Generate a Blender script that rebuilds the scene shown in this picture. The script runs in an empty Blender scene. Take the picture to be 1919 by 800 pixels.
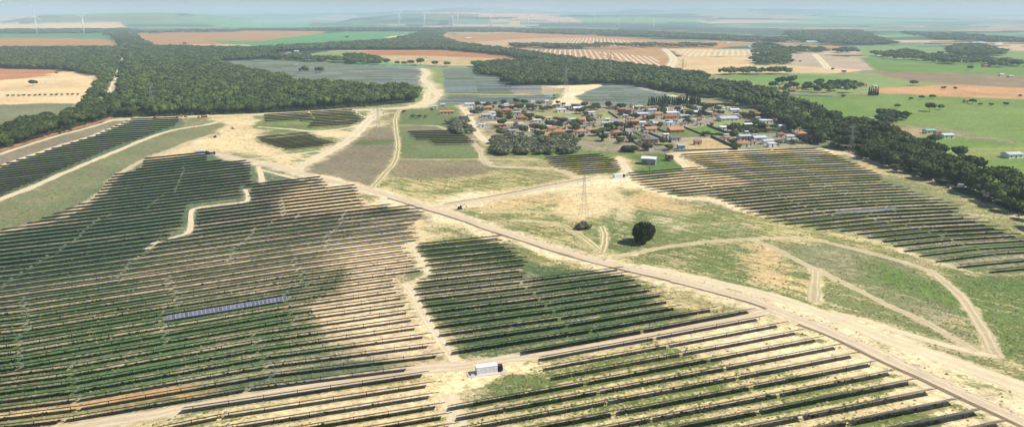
import bpy, math, random
import numpy as np
from mathutils import Vector

random.seed(7); rng = np.random.default_rng(7)
scene = bpy.context.scene
COL = scene.collection
H = 100.0            # drone height above the ground, metres
F = 1400.0           # focal length in pixels of the 1919 px wide photograph
HOR = 28.0
P = math.atan((400 - HOR) / F)
cp, sp = math.cos(P), math.sin(P)

def un(x, y, z=0.0):
    """survey point of the photograph -> ground coordinates in metres"""
    a = (x - 959.5) / F; b = (400.0 - y) / F
    dy = cp + b * sp; dz = -sp + b * cp
    t = (H - z) / -dz
    return (a * t, dy * t)
def unA(pts):
    return np.array([un(*p[:2]) for p in pts])
def pix(X, Y, Z=0.0):
    zc = Y * cp + (H - Z) * sp
    return 959.5 + F * X / zc, 400 - F * (Y * sp - (H - Z) * cp) / zc

# ------------------------------------------------------------------ noise
def vnoise(x, y, seed=0):
    xi = np.floor(x).astype(np.int64); yi = np.floor(y).astype(np.int64)
    fx = x - xi; fy = y - yi
    fx = fx * fx * (3 - 2 * fx); fy = fy * fy * (3 - 2 * fy)
    def h(i, j):
        n = (i * 374761393 + j * 668265263 + seed * 974711) & 0x7fffffff
        n = ((n ^ (n >> 13)) * 1274126177) & 0x7fffffff
        return ((n ^ (n >> 16)) & 0xffff) / 65535.0
    return (h(xi, yi) * (1 - fx) + h(xi + 1, yi) * fx) * (1 - fy) + (h(xi, yi + 1) * (1 - fx) + h(xi + 1, yi + 1) * fx) * fy
def fbm(x, y, seed=0, o=3):
    s = 0; a = 1; t = 0
    for k in range(o):
        s = s + a * vnoise(x * 2 ** k, y * 2 ** k, seed + k); t += a; a *= .5
    return s / t
def inside(px, py, poly):
    n = len(poly); c = np.zeros(px.shape, bool); j = n - 1
    for i in range(n):
        xi, yi = poly[i]; xj, yj = poly[j]
        if yi != yj:
            m = ((yi > py) != (yj > py)) & (px < (xj - xi) * (py - yi) / (yj - yi) + xi)
            c ^= m
        j = i
    return c
def inpoly(x, y, poly):
    return bool(inside(np.array([float(x)]), np.array([float(y)]), poly)[0])

# ------------------------------------------------------------------ materials
def newmat(name):
    m = bpy.data.materials.new(name); m.use_nodes = True
    nt = m.node_tree; b = nt.nodes['Principled BSDF']
    return m, nt, b
def N(nt, t, **k):
    n = nt.nodes.new(t)
    for a, v in k.items():
        if a.startswith('i_'): n.inputs[a[2:].replace('_', ' ')].default_value = v
        else: setattr(n, a, v)
    return n
def mathn(nt, op, a, b=None, c=None):
    n = nt.nodes.new('ShaderNodeMath'); n.operation = op
    for i, v in enumerate((a, b, c)):
        if v is None: continue
        if isinstance(v, (int, float)): n.inputs[i].default_value = v
        else: nt.links.new(v, n.inputs[i])
    return n.outputs[0]
def mixc(nt, f, a, b, mode='MIX'):
    n = nt.nodes.new('ShaderNodeMix'); n.data_type = 'RGBA'; n.blend_type = mode
    for idx, v in ((0, f), (6, a), (7, b)):
        if isinstance(v, (int, float)): n.inputs[idx].default_value = v
        elif isinstance(v, tuple): n.inputs[idx].default_value = (*v[:3], 1)
        else: nt.links.new(v, n.inputs[idx])
    return n.outputs[2]
def noise(nt, vec, scale, detail=3, rough=.6, sc=(1, 1, 1), rot=0):
    mp = nt.nodes.new('ShaderNodeMapping'); mp.inputs['Scale'].default_value = sc; mp.inputs['Rotation'].default_value = (0, 0, rot)
    mp.vector_type = 'TEXTURE' if rot else 'POINT'
    if rot: mp.inputs['Scale'].default_value = tuple(1 / s for s in sc)
    nt.links.new(vec, mp.inputs[0])
    n = nt.nodes.new('ShaderNodeTexNoise'); n.inputs['Scale'].default_value = scale; n.inputs['Detail'].default_value = detail
    n.inputs['Roughness'].default_value = rough
    nt.links.new(mp.outputs[0], n.inputs['Vector'])
    return n.outputs[0]
def pos(nt):
    return nt.nodes.new('ShaderNodeNewGeometry').outputs['Position']

ROWANG = math.radians(17)
def varied(name, col, amt=.25, scale=.6, rough=.9, stretch=(1, 1, 1), rot=0, metallic=0, objrand=0.0, bump=0, spec=.3):
    m, nt, b = newmat(name)
    v = pos(nt)
    n = noise(nt, v, scale, 4, .65, stretch, rot)
    n2 = noise(nt, v, scale * .13, 3, .6)
    f = mathn(nt, 'MULTIPLY_ADD', mathn(nt, 'ADD', mathn(nt, 'SUBTRACT', n, .5), mathn(nt, 'MULTIPLY', mathn(nt, 'SUBTRACT', n2, .5), .7)), amt * 2.6, 1.0)
    if objrand:
        oi = nt.nodes.new('ShaderNodeObjectInfo')
        f = mathn(nt, 'MULTIPLY', f, mathn(nt, 'MULTIPLY_ADD', oi.outputs['Random'], objrand * 2, 1 - objrand))
    sc = nt.nodes.new('ShaderNodeVectorMath'); sc.operation = 'SCALE'; sc.inputs[0].default_value = col
    nt.links.new(f, sc.inputs['Scale'])
    nt.links.new(sc.outputs[0], b.inputs['Base Color'])
    b.inputs['Roughness'].default_value = rough; b.inputs['Metallic'].default_value = metallic
    b.inputs['Specular IOR Level'].default_value = spec
    if bump:
        bp = nt.nodes.new('ShaderNodeBump'); bp.inputs['Strength'].default_value = bump; bp.inputs['Distance'].default_value = .3
        nt.links.new(n, bp.inputs['Height']); nt.links.new(bp.outputs[0], b.inputs['Normal'])
    return m

def foliage(name, dark, light, objrand=.22):
    m, nt, b = newmat(name)
    at = N(nt, 'ShaderNodeAttribute', attribute_name='tone')
    oi = nt.nodes.new('ShaderNodeObjectInfo')
    v = pos(nt)
    n = noise(nt, v, .09, 3)
    f = mathn(nt, 'ADD', mathn(nt, 'MULTIPLY', at.outputs['Fac'], .65), mathn(nt, 'MULTIPLY', mathn(nt, 'SUBTRACT', n, .3), .8))
    c = mixc(nt, f, dark, light)
    fr = mathn(nt, 'MULTIPLY_ADD', oi.outputs['Random'], objrand * 2, 1 - objrand)
    sc = nt.nodes.new('ShaderNodeVectorMath'); sc.operation = 'SCALE'
    nt.links.new(c, sc.inputs[0]); nt.links.new(fr, sc.inputs['Scale'])
    nt.links.new(sc.outputs[0], b.inputs['Base Color'])
    b.inputs['Roughness'].default_value = .85; b.inputs['Specular IOR Level'].default_value = .2
    return m

def ground_material():
    m, nt, b = newmat('ground')
    v = pos(nt)
    veg = N(nt, 'ShaderNodeAttribute', attribute_name='veg').outputs['Color']
    soil = N(nt, 'ShaderNodeAttribute', attribute_name='soil').outputs['Color']
    mixa = N(nt, 'ShaderNodeAttribute', attribute_name='mixf').outputs['Fac']
    na = noise(nt, v, .05, 6, .7)                                   # patches 20 m
    ns = noise(nt, v, .22, 5, .7, (.16, 1.0, 1), ROWANG)            # streaks along the rows
    nf = noise(nt, v, .9, 5, .75)                                   # tufts
    s = mathn(nt, 'ADD', mathn(nt, 'MULTIPLY', mathn(nt, 'SUBTRACT', na, .5), 2.2), mathn(nt, 'MULTIPLY', mathn(nt, 'SUBTRACT', ns, .5), 2.6))
    s = mathn(nt, 'ADD', s, mathn(nt, 'MULTIPLY', mathn(nt, 'SUBTRACT', nf, .5), 2.6))
    # soil and grass mix varies in strips along the tracker rows: 'lane' counts the rows, 'lanem' marks the blocks
    ns2 = noise(nt, v, .30, 5, .75, (.14, 1.0, 1), -.75)
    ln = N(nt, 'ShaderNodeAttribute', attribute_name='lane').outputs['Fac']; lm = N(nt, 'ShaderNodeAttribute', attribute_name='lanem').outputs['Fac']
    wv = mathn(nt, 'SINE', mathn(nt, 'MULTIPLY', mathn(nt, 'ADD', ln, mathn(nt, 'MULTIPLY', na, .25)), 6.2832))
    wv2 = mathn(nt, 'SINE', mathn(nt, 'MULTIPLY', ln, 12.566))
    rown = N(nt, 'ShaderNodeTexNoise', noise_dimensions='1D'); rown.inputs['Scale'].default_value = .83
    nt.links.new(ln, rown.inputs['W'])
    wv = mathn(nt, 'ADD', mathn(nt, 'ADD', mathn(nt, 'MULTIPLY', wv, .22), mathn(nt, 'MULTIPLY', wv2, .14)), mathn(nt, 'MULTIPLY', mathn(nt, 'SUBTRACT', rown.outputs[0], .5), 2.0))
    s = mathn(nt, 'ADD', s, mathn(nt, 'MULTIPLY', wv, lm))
    s = mathn(nt, 'ADD', s, mathn(nt, 'MULTIPLY', mathn(nt, 'MULTIPLY', mathn(nt, 'SUBTRACT', ns2, .5), 3.4), mathn(nt, 'SUBTRACT', 1.0, lm)))
    t = mathn(nt, 'ADD', s, mathn(nt, 'SUBTRACT', mixa, .5))
    t = mathn(nt, 'MULTIPLY_ADD', t, 2.6, .5)
    cl = nt.nodes.new('ShaderNodeClamp'); nt.links.new(t, cl.inputs[0])
    # where the region is all one cover the noise must not break it: pull towards mixf
    c = mixc(nt, cl.outputs[0], soil, veg)
    d = noise(nt, v, .35, 6, .75)
    d2 = noise(nt, v, .012, 4, .6)
    f = mathn(nt, 'ADD', mathn(nt, 'MULTIPLY_ADD', mathn(nt, 'SUBTRACT', d, .5), 2.4, 1.0), mathn(nt, 'MULTIPLY', mathn(nt, 'SUBTRACT', d2, .5), .8))
    f = mathn(nt, 'ADD', f, mathn(nt, 'MULTIPLY', mathn(nt, 'SUBTRACT', ns, .5), 1.0))
    sc = nt.nodes.new('ShaderNodeVectorMath'); sc.operation = 'SCALE'
    nt.links.new(c, sc.inputs[0]); nt.links.new(f, sc.inputs['Scale'])
    nt.links.new(sc.outputs[0], b.inputs['Base Color'])
    b.inputs['Roughness'].default_value = .95; b.inputs['Specular IOR Level'].default_value = .1
    bp = nt.nodes.new('ShaderNodeBump'); bp.inputs['Strength'].default_value = .5; bp.inputs['Distance'].default_value = .35
    nt.links.new(nf, bp.inputs['Height']); nt.links.new(bp.outputs[0], b.inputs['Normal'])
    return m

def module_material(name, cell, line, lw=.05, rough=.22, orand=.2):
    m, nt, b = newmat(name)
    uv = N(nt, 'ShaderNodeUVMap').outputs[0]
    sx = nt.nodes.new('ShaderNodeSeparateXYZ'); nt.links.new(uv, sx.inputs[0])
    u = mathn(nt, 'FRACT', sx.outputs[0]); w = mathn(nt, 'FRACT', sx.outputs[1])
    e = mathn(nt, 'MINIMUM', u, mathn(nt, 'SUBTRACT', 1.0, u))
    g = mathn(nt, 'LESS_THAN', e, lw)
    e2 = mathn(nt, 'MINIMUM', w, mathn(nt, 'SUBTRACT', 1.0, w))
    g = mathn(nt, 'MAXIMUM', g, mathn(nt, 'LESS_THAN', e2, lw * .7))
    wn = N(nt, 'ShaderNodeTexWhiteNoise', noise_dimensions='1D')
    nt.links.new(mathn(nt, 'FLOOR', sx.outputs[0]), wn.inputs['W'])
    sc = nt.nodes.new('ShaderNodeVectorMath'); sc.operation = 'SCALE'; sc.inputs[0].default_value = cell
    nt.links.new(mathn(nt, 'MULTIPLY_ADD', wn.outputs[0], .6, .7), sc.inputs['Scale'])
    c = mixc(nt, g, sc.outputs[0], line)
    oi = nt.nodes.new('ShaderNodeObjectInfo'); s2 = nt.nodes.new('ShaderNodeVectorMath'); s2.operation = 'SCALE'
    nt.links.new(c, s2.inputs[0]); nt.links.new(mathn(nt, 'MULTIPLY_ADD', oi.outputs['Random'], orand, 1 - orand / 2), s2.inputs['Scale']); c = s2.outputs[0]
    nt.links.new(c, b.inputs['Base Color'])
    b.inputs['Roughness'].default_value = rough; b.inputs['Specular IOR Level'].default_value = .5
    return m

def track_material(name, col, rut, ruts=True, amt=.3):
    """bare earth track: pale wheel ruts, worn middle; u runs across the track"""
    m, nt, b = newmat(name)
    uv = N(nt, 'ShaderNodeUVMap').outputs[0]
    sx = nt.nodes.new('ShaderNodeSeparateXYZ'); nt.links.new(uv, sx.inputs[0])
    v = pos(nt)
    n = noise(nt, v, .5, 5, .7); n2 = noise(nt, v, .06, 3)
    a = mathn(nt, 'ABSOLUTE', mathn(nt, 'SUBTRACT', mathn(nt, 'ABSOLUTE', mathn(nt, 'SUBTRACT', sx.outputs[0], .5)), .27))
    r = mathn(nt, 'SUBTRACT', 1.0, mathn(nt, 'MULTIPLY', a, 6.0))
    r = mathn(nt, 'ADD', r, mathn(nt, 'MULTIPLY', mathn(nt, 'SUBTRACT', n, .5), 1.0))
    cl = nt.nodes.new('ShaderNodeClamp'); nt.links.new(r if ruts else n, cl.inputs[0])
    c = mixc(nt, cl.outputs[0], col, rut)
    sc = nt.nodes.new('ShaderNodeVectorMath'); sc.operation = 'SCALE'
    nt.links.new(c, sc.inputs[0])
    nt.links.new(mathn(nt, 'MULTIPLY_ADD', mathn(nt, 'ADD', mathn(nt, 'SUBTRACT', n, .5), mathn(nt, 'SUBTRACT', n2, .5)), amt * 2, 1.0), sc.inputs['Scale'])
    nt.links.new(sc.outputs[0], b.inputs['Base Color']); b.inputs['Roughness'].default_value = .95
    b.inputs['Specular IOR Level'].default_value = .1
    return m

M = {}
M['ground'] = ground_material()
M['module'] = module_material('solar_module', (.022, .03, .06), (.16, .17, .19), .035)
M['module_reflect'] = module_material('solar_module_reflecting', (.10, .115, .16), (.27, .27, .31), .09, .4)  # tilted tables: reflection painted into the paler cell colour
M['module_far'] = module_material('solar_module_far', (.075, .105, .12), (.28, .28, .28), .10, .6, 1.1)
M['backsheet'] = varied('module_backsheet', (.035, .035, .036), .1, 1)
M['steel'] = varied('galvanised_steel', (.33, .33, .33), .15, 1, .5, metallic=.4)
M['dsteel'] = varied('torque_tube_steel', (.07, .05, .045), .2, 1, .6)
M['pylon'] = varied('pylon_steel', (.34, .34, .34), .15, .5, .6)
M['road'] = track_material('gravel_road', (.52, .42, .29), (.62, .51, .35), True, .18)
M['tan_road'] = track_material('pale_earth_road', (.60, .50, .32), (.66, .56, .38), True, .2)
M['track'] = track_material('wheel_track', (.33, .29, .13), (.66, .56, .34), True, .3)
M['path'] = track_material('earth_path', (.44, .36, .22), (.58, .48, .31), True, .25)
M['street'] = varied('village_street', (.27, .26, .25), .15, .3)
M['ditch'] = varied('ditch_earth', (.20, .15, .09), .3, .5)
M['plastic_rows'] = varied('plastic_mulch', (.62, .52, .38), .2, .05)
M['bark'] = varied('bark', (.10, .075, .055), .3, 1.5)
M['greybark'] = varied('grey_bark', (.22, .19, .17), .3, 1.5)
M['pine'] = foliage('pine_foliage', (.014, .030, .008), (.115, .150, .036), .35)
M['pine_lone'] = foliage('lone_pine_foliage', (.008, .018, .006), (.030, .046, .012), 0)
M['forest'] = foliage('forest_foliage', (.014, .032, .008), (.115, .155, .034), 0)
M['broadleaf'] = foliage('broadleaf_foliage', (.020, .038, .014), (.095, .115, .040), .4)
M['olive'] = foliage('olive_foliage', (.065, .078, .045), (.21, .22, .13), .3)
M['hedge'] = foliage('hedge_foliage', (.012, .026, .012), (.04, .06, .022), .2)
M['white'] = varied('white_paint', (.74, .74, .72), .06, .5, .7, objrand=.1)
M['grey'] = varied('pale_grey_render', (.48, .48, .47), .1, .5, .8, objrand=.2)
M['cream'] = varied('cream_render', (.62, .52, .37), .1, .5, .8, objrand=.15)
M['ochre'] = varied('ochre_render', (.50, .33, .13), .1, .5, .8, objrand=.15)
M['pink'] = varied('pink_render', (.58, .40, .33), .1, .5, .8, objrand=.15)
M['brick'] = varied('brown_brick', (.30, .17, .11), .15, .5, .9, objrand=.2)
M['terracotta'] = varied('terracotta_tiles', (.42, .20, .11), .25, .8, .9, objrand=.2, stretch=(1, 3, 1))
M['rust'] = varied('old_brown_tiles', (.28, .13, .08), .25, .8, .9, objrand=.2)
M['metalroof'] = varied('grey_sheet_roof', (.45, .48, .50), .12, .4, .45, objrand=.25)
M['whiteroof'] = varied('white_sheet_roof', (.78, .79, .80), .06, .4, .5)
M['darkroof'] = varied('dark_roof', (.12, .12, .13), .2, .5, .8, objrand=.3)
M['bluewall'] = varied('blue_grey_cladding', (.17, .25, .27), .15, .5, .7)
M['teal'] = varied('teal_sheet', (.20, .42, .42), .1, .5, .6)
M['glass'] = varied('window_glass', (.03, .035, .04), .1, 1, .15, spec=.6)
M['door'] = varied('brown_door', (.14, .07, .04), .2, 1)
M['wallgrey'] = varied('garden_wall_render', (.52, .49, .44), .2, .3, objrand=.25)
M['darkwall'] = varied('dark_fence', (.09, .075, .06), .3, .3, objrand=.2)
M['concrete'] = varied('concrete_pad', (.52, .43, .36), .12, .5)
M['panelwhite'] = varied('container_white', (.80, .81, .83), .05, .6, .5)
M['panelshade'] = varied('container_white_shaded', (.60, .63, .68), .05, .6, .5)  # white container, the shade of its side put into this grey-blue
M['black'] = varied('black_steel', (.03, .03, .032), .2, 1, .5)
M['rubber'] = varied('rubber', (.03, .03, .03), .2, 1)
M['yellow'] = varied('machine_yellow', (.55, .28, .03), .15, 1, .5)
M['orangep'] = varied('machine_orange', (.50, .14, .03), .15, 1, .5)
M['carwhite'] = varied('white_car_paint', (.75, .75, .75), .04, 1, .3)
M['cardark'] = varied('dark_car_paint', (.06, .07, .09), .1, 1, .3)
M['turbine'] = varied('turbine_white', (.80, .81, .82), .03, .1, .4)
M['earth'] = varied('red_earth_bank', (.26, .12, .06), .3, .3, bump=.4)

# ------------------------------------------------------------------ object helpers
def link(name, me, mat=None, parent=None):
    o = bpy.data.objects.new(name, me); COL.objects.link(o)
    if mat is not None and not len(me.materials): me.materials.append(mat)
    if parent is not None: o.parent = parent
    return o
def tag(o, label=None, cat=None, group=None, kind=None):
    if label: o['label'] = label
    if cat: o['category'] = cat
    if group: o['group'] = group
    if kind: o['kind'] = kind
    return o
def empty(name, loc, rz=0.0):
    o = bpy.data.objects.new(name, None); COL.objects.link(o); o.location = loc; o.rotation_euler = (0, 0, rz)
    o.empty_display_size = .5
    return o
def mesh_np(name, V, Fc):
    """V (n,3), Fc (m,k) all faces with k corners"""
    V = np.asarray(V, np.float32); Fc = np.asarray(Fc, np.int32)
    me = bpy.data.meshes.new(name)
    me.vertices.add(len(V)); me.vertices.foreach_set('co', V.ravel())
    k = Fc.shape[1]
    me.loops.add(Fc.size); me.loops.foreach_set('vertex_index', Fc.ravel())
    me.polygons.add(len(Fc)); me.polygons.foreach_set('loop_start', np.arange(0, Fc.size, k, dtype=np.int32))
    me.update(calc_edges=True)
    return me
class MB:
    def __init__(s): s.v = []; s.f = []
    def box(s, x0, x1, y0, y1, z0, z1):
        i = len(s.v)
        s.v += [(x0, y0, z0), (x1, y0, z0), (x1, y1, z0), (x0, y1, z0), (x0, y0, z1), (x1, y0, z1), (x1, y1, z1), (x0, y1, z1)]
        s.f += [tuple(i + k for k in q) for q in ((0, 3, 2, 1), (4, 5, 6, 7), (0, 1, 5, 4), (1, 2, 6, 5), (2, 3, 7, 6), (3, 0, 4, 7))]
        return s
    def bar(s, a, b, w, w2=None, n=4):
        a = Vector(a); b = Vector(b); d = (b - a).normalized(); w2 = w if w2 is None else w2
        u = d.cross(Vector((0, 0, 1)) if abs(d.z) < .9 else Vector((1, 0, 0))).normalized(); v = d.cross(u)
        i = len(s.v)
        for (p, r) in ((a, w / 2), (b, w2 / 2)):
            for k in range(n):
                t = 2 * math.pi * (k + .5) / n
                s.v.append(tuple(p + (u * math.cos(t) + v * math.sin(t)) * r))
        for k in range(n):
            s.f.append((i + k, i + (k + 1) % n, i + n + (k + 1) % n, i + n + k))
        s.f.append(tuple(i + k for k in reversed(range(n)))); s.f.append(tuple(i + n + k for k in range(n)))
        return s
    def poly(s, vs, fs):
        i = len(s.v); s.v += vs; s.f += [tuple(i + k for k in q) for q in fs]; return s
    def build(s, name, mat, parent=None, smooth=False):
        me = bpy.data.meshes.new(name); me.from_pydata(s.v, [], s.f); me.update()
        if smooth:
            for p in me.polygons: p.use_smooth = True
        return link(name, me, mat, parent)
def ordn(k):
    w = ['', 'first', 'second', 'third', 'fourth', 'fifth', 'sixth', 'seventh', 'eighth', 'ninth', 'tenth', 'eleventh', 'twelfth']
    if k < len(w): return w[k]
    s = 'th' if 10 <= k % 100 <= 20 else {1: 'st', 2: 'nd', 3: 'rd'}.get(k % 10, 'th')
    return f'{k}{s}'

# ------------------------------------------------------------------ terrain
def prof(px, pts):
    xs, ys = zip(*pts); return np.interp(px, xs, ys)
RIDGES = [  # distance, half width, skyline of the ridge (px), seed
    (8600., 1700., [(-900, 28), (0, 40), (30, 36), (80, 29.5), (200, 26), (300, 25), (400, 29), (470, 36), (520, 60)], 1),
    (9600., 1500., [(560, 60), (660, 34), (740, 28), (800, 25.5), (870, 24.5), (960, 26), (1040, 28), (1140, 29), (1300, 33), (1400, 60)], 2),
    (11300., 1500., [(900, 60), (1100, 30), (1250, 27), (1400, 26), (1520, 29), (1700, 33), (1919, 37), (2600, 36)], 3),
    (16500., 1500., [(-900, 27), (400, 27), (640, 26), (740, 22), (800, 19), (860, 14), (930, 16), (980, 19), (1040, 24), (1120, 23), (1185, 19), (1250, 19), (1300, 15), (1335, 18), (1440, 17.5), (1590, 21), (1680, 24), (1790, 25), (1919, 29), (2800, 29)], 4)]
def height(X, Y):
    X = np.asarray(X, float); Y = np.maximum(np.asarray(Y, float), 1.)
    px = 959.5 + F * X / (Y * cp)
    h = np.zeros_like(Y)
    for R0, W, pr, sd in RIDGES:
        yt = prof(px, pr)
        top = np.maximum(0, H + (HOR - yt) / F * R0)
        d = (Y - R0) / W
        b = np.exp(-d * d * 1.3)
        rough = 1 + .22 * (fbm(X / 900., Y / 900., sd, 3) - .5) + .1 * (fbm(X / 260., Y / 400., sd + 9, 2) - .5)
        h = np.maximum(h, top * b * rough)
    return np.where(Y > 5200, h * np.clip((Y - 5200) / 1500, 0, 1), 0)

GREEN = (.115, .165, .045); LUSH = (.14, .22, .05); DRY = (.31, .27, .125); SAND = (.66, .51, .28); BSAND = (.74, .59, .36)
OLV = (.19, .20, .085); BROWN = (.27, .19, .10); ORANGE = (.40, .215, .08); STRAW = (.56, .40, .20); PLOUGH = (.30, .21, .14)
RED = (.38, .16, .06); WHEAT = (.68, .49, .27); SHADEGRASS = (.085, .135, .065); FOREST = (.035, .05, .022); GREY = (.25, .25, .22)  # the teal is grass with the shade under the panels in its colour
YG = (.27, .30, .09); PALEG = (.20, .26, .09)

# (outline in the photograph, vegetation colour, soil colour, share of vegetation, softness in metres)
REG = []
def R(poly, veg, soil, mixf, soft=3.0): REG.append((poly, veg, soil, mixf, soft * (1.6 if min(p[1] for p in poly) > 203 else 1)))
# --- far land, left to right
R([(-600,44),(230,44),(235,58),(0,62),(-600,64)], OLV, WHEAT, .15, 60)
R([(-600,63),(215,61),(222,74),(0,74),(-600,74)], (.09,.22,.09), GREEN, .9, 20)
R([(-600,74),(120,72),(205,74),(225,88),(0,90),(-600,90)], ORANGE, ORANGE, .3, 12)
R([(-600,89),(225,87),(232,95),(0,97),(-600,98)], PALEG, OLV, .6, 10)
R([(-600,94),(235,93),(235,105),(200,144),(0,129),(-600,126)], FOREST, FOREST, .9, 10)
R([(248,64),(300,60),(480,58),(610,58),(600,66),(560,80),(440,90),(285,93),(275,84)], BROWN, ORANGE, .25, 12)
R([(270,86),(420,84),(480,84),(440,92),(290,93)], WHEAT, WHEAT, .5, 8)
R([(380,76),(480,78),(600,64),(650,60),(810,60),(750,72),(700,80),(480,86),(440,84)], (.10,.26,.08), (.11,.25,.08), .8, 12)
R([(360,38),(585,37),(580,51),(440,52),(400,48)], (.13,.32,.14), (.13,.3,.14), .9, 30)
R([(720,70),(790,62),(815,60),(790,70),(750,76)], BROWN, WHEAT, .2, 8)
R([(823,69),(860,63),(1000,62),(1120,68),(1260,76),(1420,82),(1340,92),(1100,92),(960,90),(850,82),(830,76)], BROWN, ORANGE, .25, 10)
R([(860,76),(1000,74),(1120,70),(1240,78),(1220,89),(960,90),(870,84)], ORANGE, (.42,.26,.12), .5, 8)
R([(620,97),(700,94),(830,95),(960,104),(1000,118),(960,122),(830,124),(710,116),(590,118),(580,100)], OLV, STRAW, .4, 8)
R([(680,95),(830,95),(950,105),(990,112),(830,106),(690,104)], ORANGE, RED, .3, 6)
R([(590,98),(680,97),(700,112),(640,118),(580,110)], PALEG, YG, .6, 6)
R([(960,93),(1120,93),(1245,92),(1258,108),(1245,134),(1150,128),(1050,112),(980,102)], ORANGE, (.42,.26,.12), .5, 6)
R([(1250,92),(1410,93),(1412,105),(1280,107)], WHEAT, STRAW, .3, 6)
R([(1262,107),(1412,106),(1416,136),(1300,140),(1252,130)], WHEAT, STRAW, .3, 6)
R([(1412,122),(1480,120),(1640,130),(1560,138),(1416,137)], WHEAT, STRAW, .3, 6)
R([(1470,100),(1615,108),(1640,132),(1550,128),(1480,122)], BROWN, (.44,.34,.24), .3, 8)
R([(1460,82),(1600,88),(1580,96),(1480,92)], BROWN, ORANGE, .3, 8)
R([(1600,88),(1690,86),(1919,96),(2400,100),(2400,125),(1840,122),(1620,108)], PALEG, (.13,.24,.07), .7, 10)
R([(1615,108),(1780,116),(2400,130),(2400,150),(1900,142),(1690,137),(1640,130)], LUSH, (.12,.22,.06), .9, 8)
R([(1630,134),(1760,137),(1919,142),(2400,150),(2400,178),(1919,168),(1780,159),(1660,150)], BROWN, (.22,.17,.12), .5, 8)
R([(1300,150),(1480,140),(1640,138),(1700,152),(1800,160),(1780,166),(1620,172),(1480,176),(1440,165)], PALEG, YG, .6, 8)
R([(1345,142),(1500,139),(1600,148),(1590,156),(1460,156),(1400,152)], (.15,.25,.06), GREEN, .8, 6)
R([(1640,168),(1780,158),(1919,165),(2400,175),(2400,192),(1919,186),(1780,184),(1650,178)], ORANGE, (.50,.29,.14), .35, 8)
R([(1470,180),(1640,176),(1800,182),(1919,186),(2400,196),(2400,262),(1919,272),(1780,240),(1640,228),(1540,225),(1490,200)], (.165,.235,.06), (.21,.27,.08), .75, 8)
R([(1480,184),(1560,180),(1620,205),(1660,224),(1600,230),(1520,215)], LUSH, (.09,.2,.03), .9, 6)
R([(1600,240),(1919,272),(2400,300),(2400,400),(1919,380),(1780,320)], (.16,.24,.055), LUSH, .85, 6)
R([(1760,278),(1919,274),(2400,280),(2400,300),(1919,298),(1790,300)], YG, (.2,.27,.08), .6, 5)
R([(1640,242),(1700,240),(1740,250),(1720,258),(1670,256)], BROWN, (.4,.28,.16), .3, 5)
# --- left fields
R([(-600,122),(0,129),(110,131),(190,143),(165,190),(150,215),(-600,215)], WHEAT, WHEAT, .4, 6)
R([(-600,120),(0,129),(110,132),(95,142),(0,152),(-600,160)], RED, (.46,.22,.11), .4, 10)
R([(0,160),(160,155),(150,165),(0,170)], STRAW, (.62,.45,.24), .4, 8)
R([(-600,196),(0,196),(155,194),(145,222),(0,255),(-600,290)], (.17,.19,.10), (.24,.2,.12), .6, 8)
# --- forests: floor
R([(185,214),(200,165),(238,100),(200,58),(236,56),(285,90),(480,95),(600,86),(730,77),(790,62),(832,60),(830,78),(960,98),(1100,118),(1240,134),(1320,146),(1420,172),(1480,200),(1600,238),(1720,272),(1800,312),(1919,372),(1919,405),(1800,358),(1700,322),(1590,282),(1500,242),(1440,225),(1380,190),(1300,178),(1210,166),(1130,160),(1180,140),(1135,131),(960,122),(985,112),(950,104),(830,94),(620,95),(515,112),(398,117),(420,126),(530,150),(560,162),(690,172),(790,178),(775,192),(560,209),(300,219)], FOREST, (.10,.08,.05), .8, 4)
R([(890,126),(960,122),(1130,131),(1180,140),(1130,159),(960,162),(940,150)], FOREST, FOREST, .9, 4)
# --- middle distance
R([(0,232),(60,240),(200,205),(225,222),(110,255),(0,290),(-300,380),(-300,260)], (.06,.08,.04), (.16,.12,.08), .6, 4)
R([(-500,480),(0,288),(100,257),(175,237),(212,224),(245,226),(175,254),(100,277),(0,312),(-500,540)], (.20,.19,.12), (.27,.19,.13), .55, 3)
R([(-500,560),(0,374),(50,355),(125,322),(200,291),(275,260),(325,244),(387,235),(405,225),(425,240),(380,265),(287,292),(262,304),(225,325),(190,362),(155,385),(112,410),(50,424),(0,437),(-500,640)], (.17,.19,.085), (.25,.2,.12), .62, 3)
R([(0,312),(245,226),(340,221),(350,240),(275,260),(125,322),(0,374),(-500,560),(-500,540)], (.105,.15,.08), (.20,.19,.11), .7, 2)
R([(380,222),(400,218),(480,216),(500,222),(480,240),(500,252),(478,258),(500,275),(540,285),(470,304),(430,296),(390,284),(350,285),(287,293),(350,267),(400,252),(425,235),(405,226)], (.27,.25,.12), SAND, .30, 5)
R([(287,293),(350,270),(400,262),(440,290),(500,300),(470,308),(400,294),(300,300)], DRY, SAND, .2, 5)
R([(480,216),(580,211),(690,206),(680,237),(630,277),(592,297),(557,317),(500,310),(478,302),(540,284),(640,272),(640,262),(500,250),(484,240)], (.15,.19,.06), (.50,.42,.24), .72, 4)
R([(590,245),(650,243),(660,252),(640,258),(600,258)], OLV, SAND, .15, 3)
R([(480,302),(510,290),(560,285),(590,290),(555,317)], OLV, SAND, .35, 4)
R([(700,212),(745,206),(742,262),(735,305),(698,352),(605,335),(555,318),(620,290),(665,258)], (.19,.17,.105), (.26,.205,.125), .55, 3)
R([(680,262),(742,262),(742,270),(650,272)], GREEN, (.2,.2,.1), .7, 3)
R([(702,212),(735,210),(738,235),(700,240)], OLV, SAND, .55, 4)
R([(748,206),(870,200),(905,262),(900,282),(898,298),(745,299),(750,262)], (.13,.17,.065), (.22,.19,.1), .72, 3)
R([(748,235),(830,238),(860,248),(760,252)], (.17,.17,.10), (.24,.2,.12), .6, 3)
R([(745,300),(905,300),(915,325),(870,332),(722,334)], (.2,.18,.10), (.27,.21,.125), .5, 3)
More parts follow.
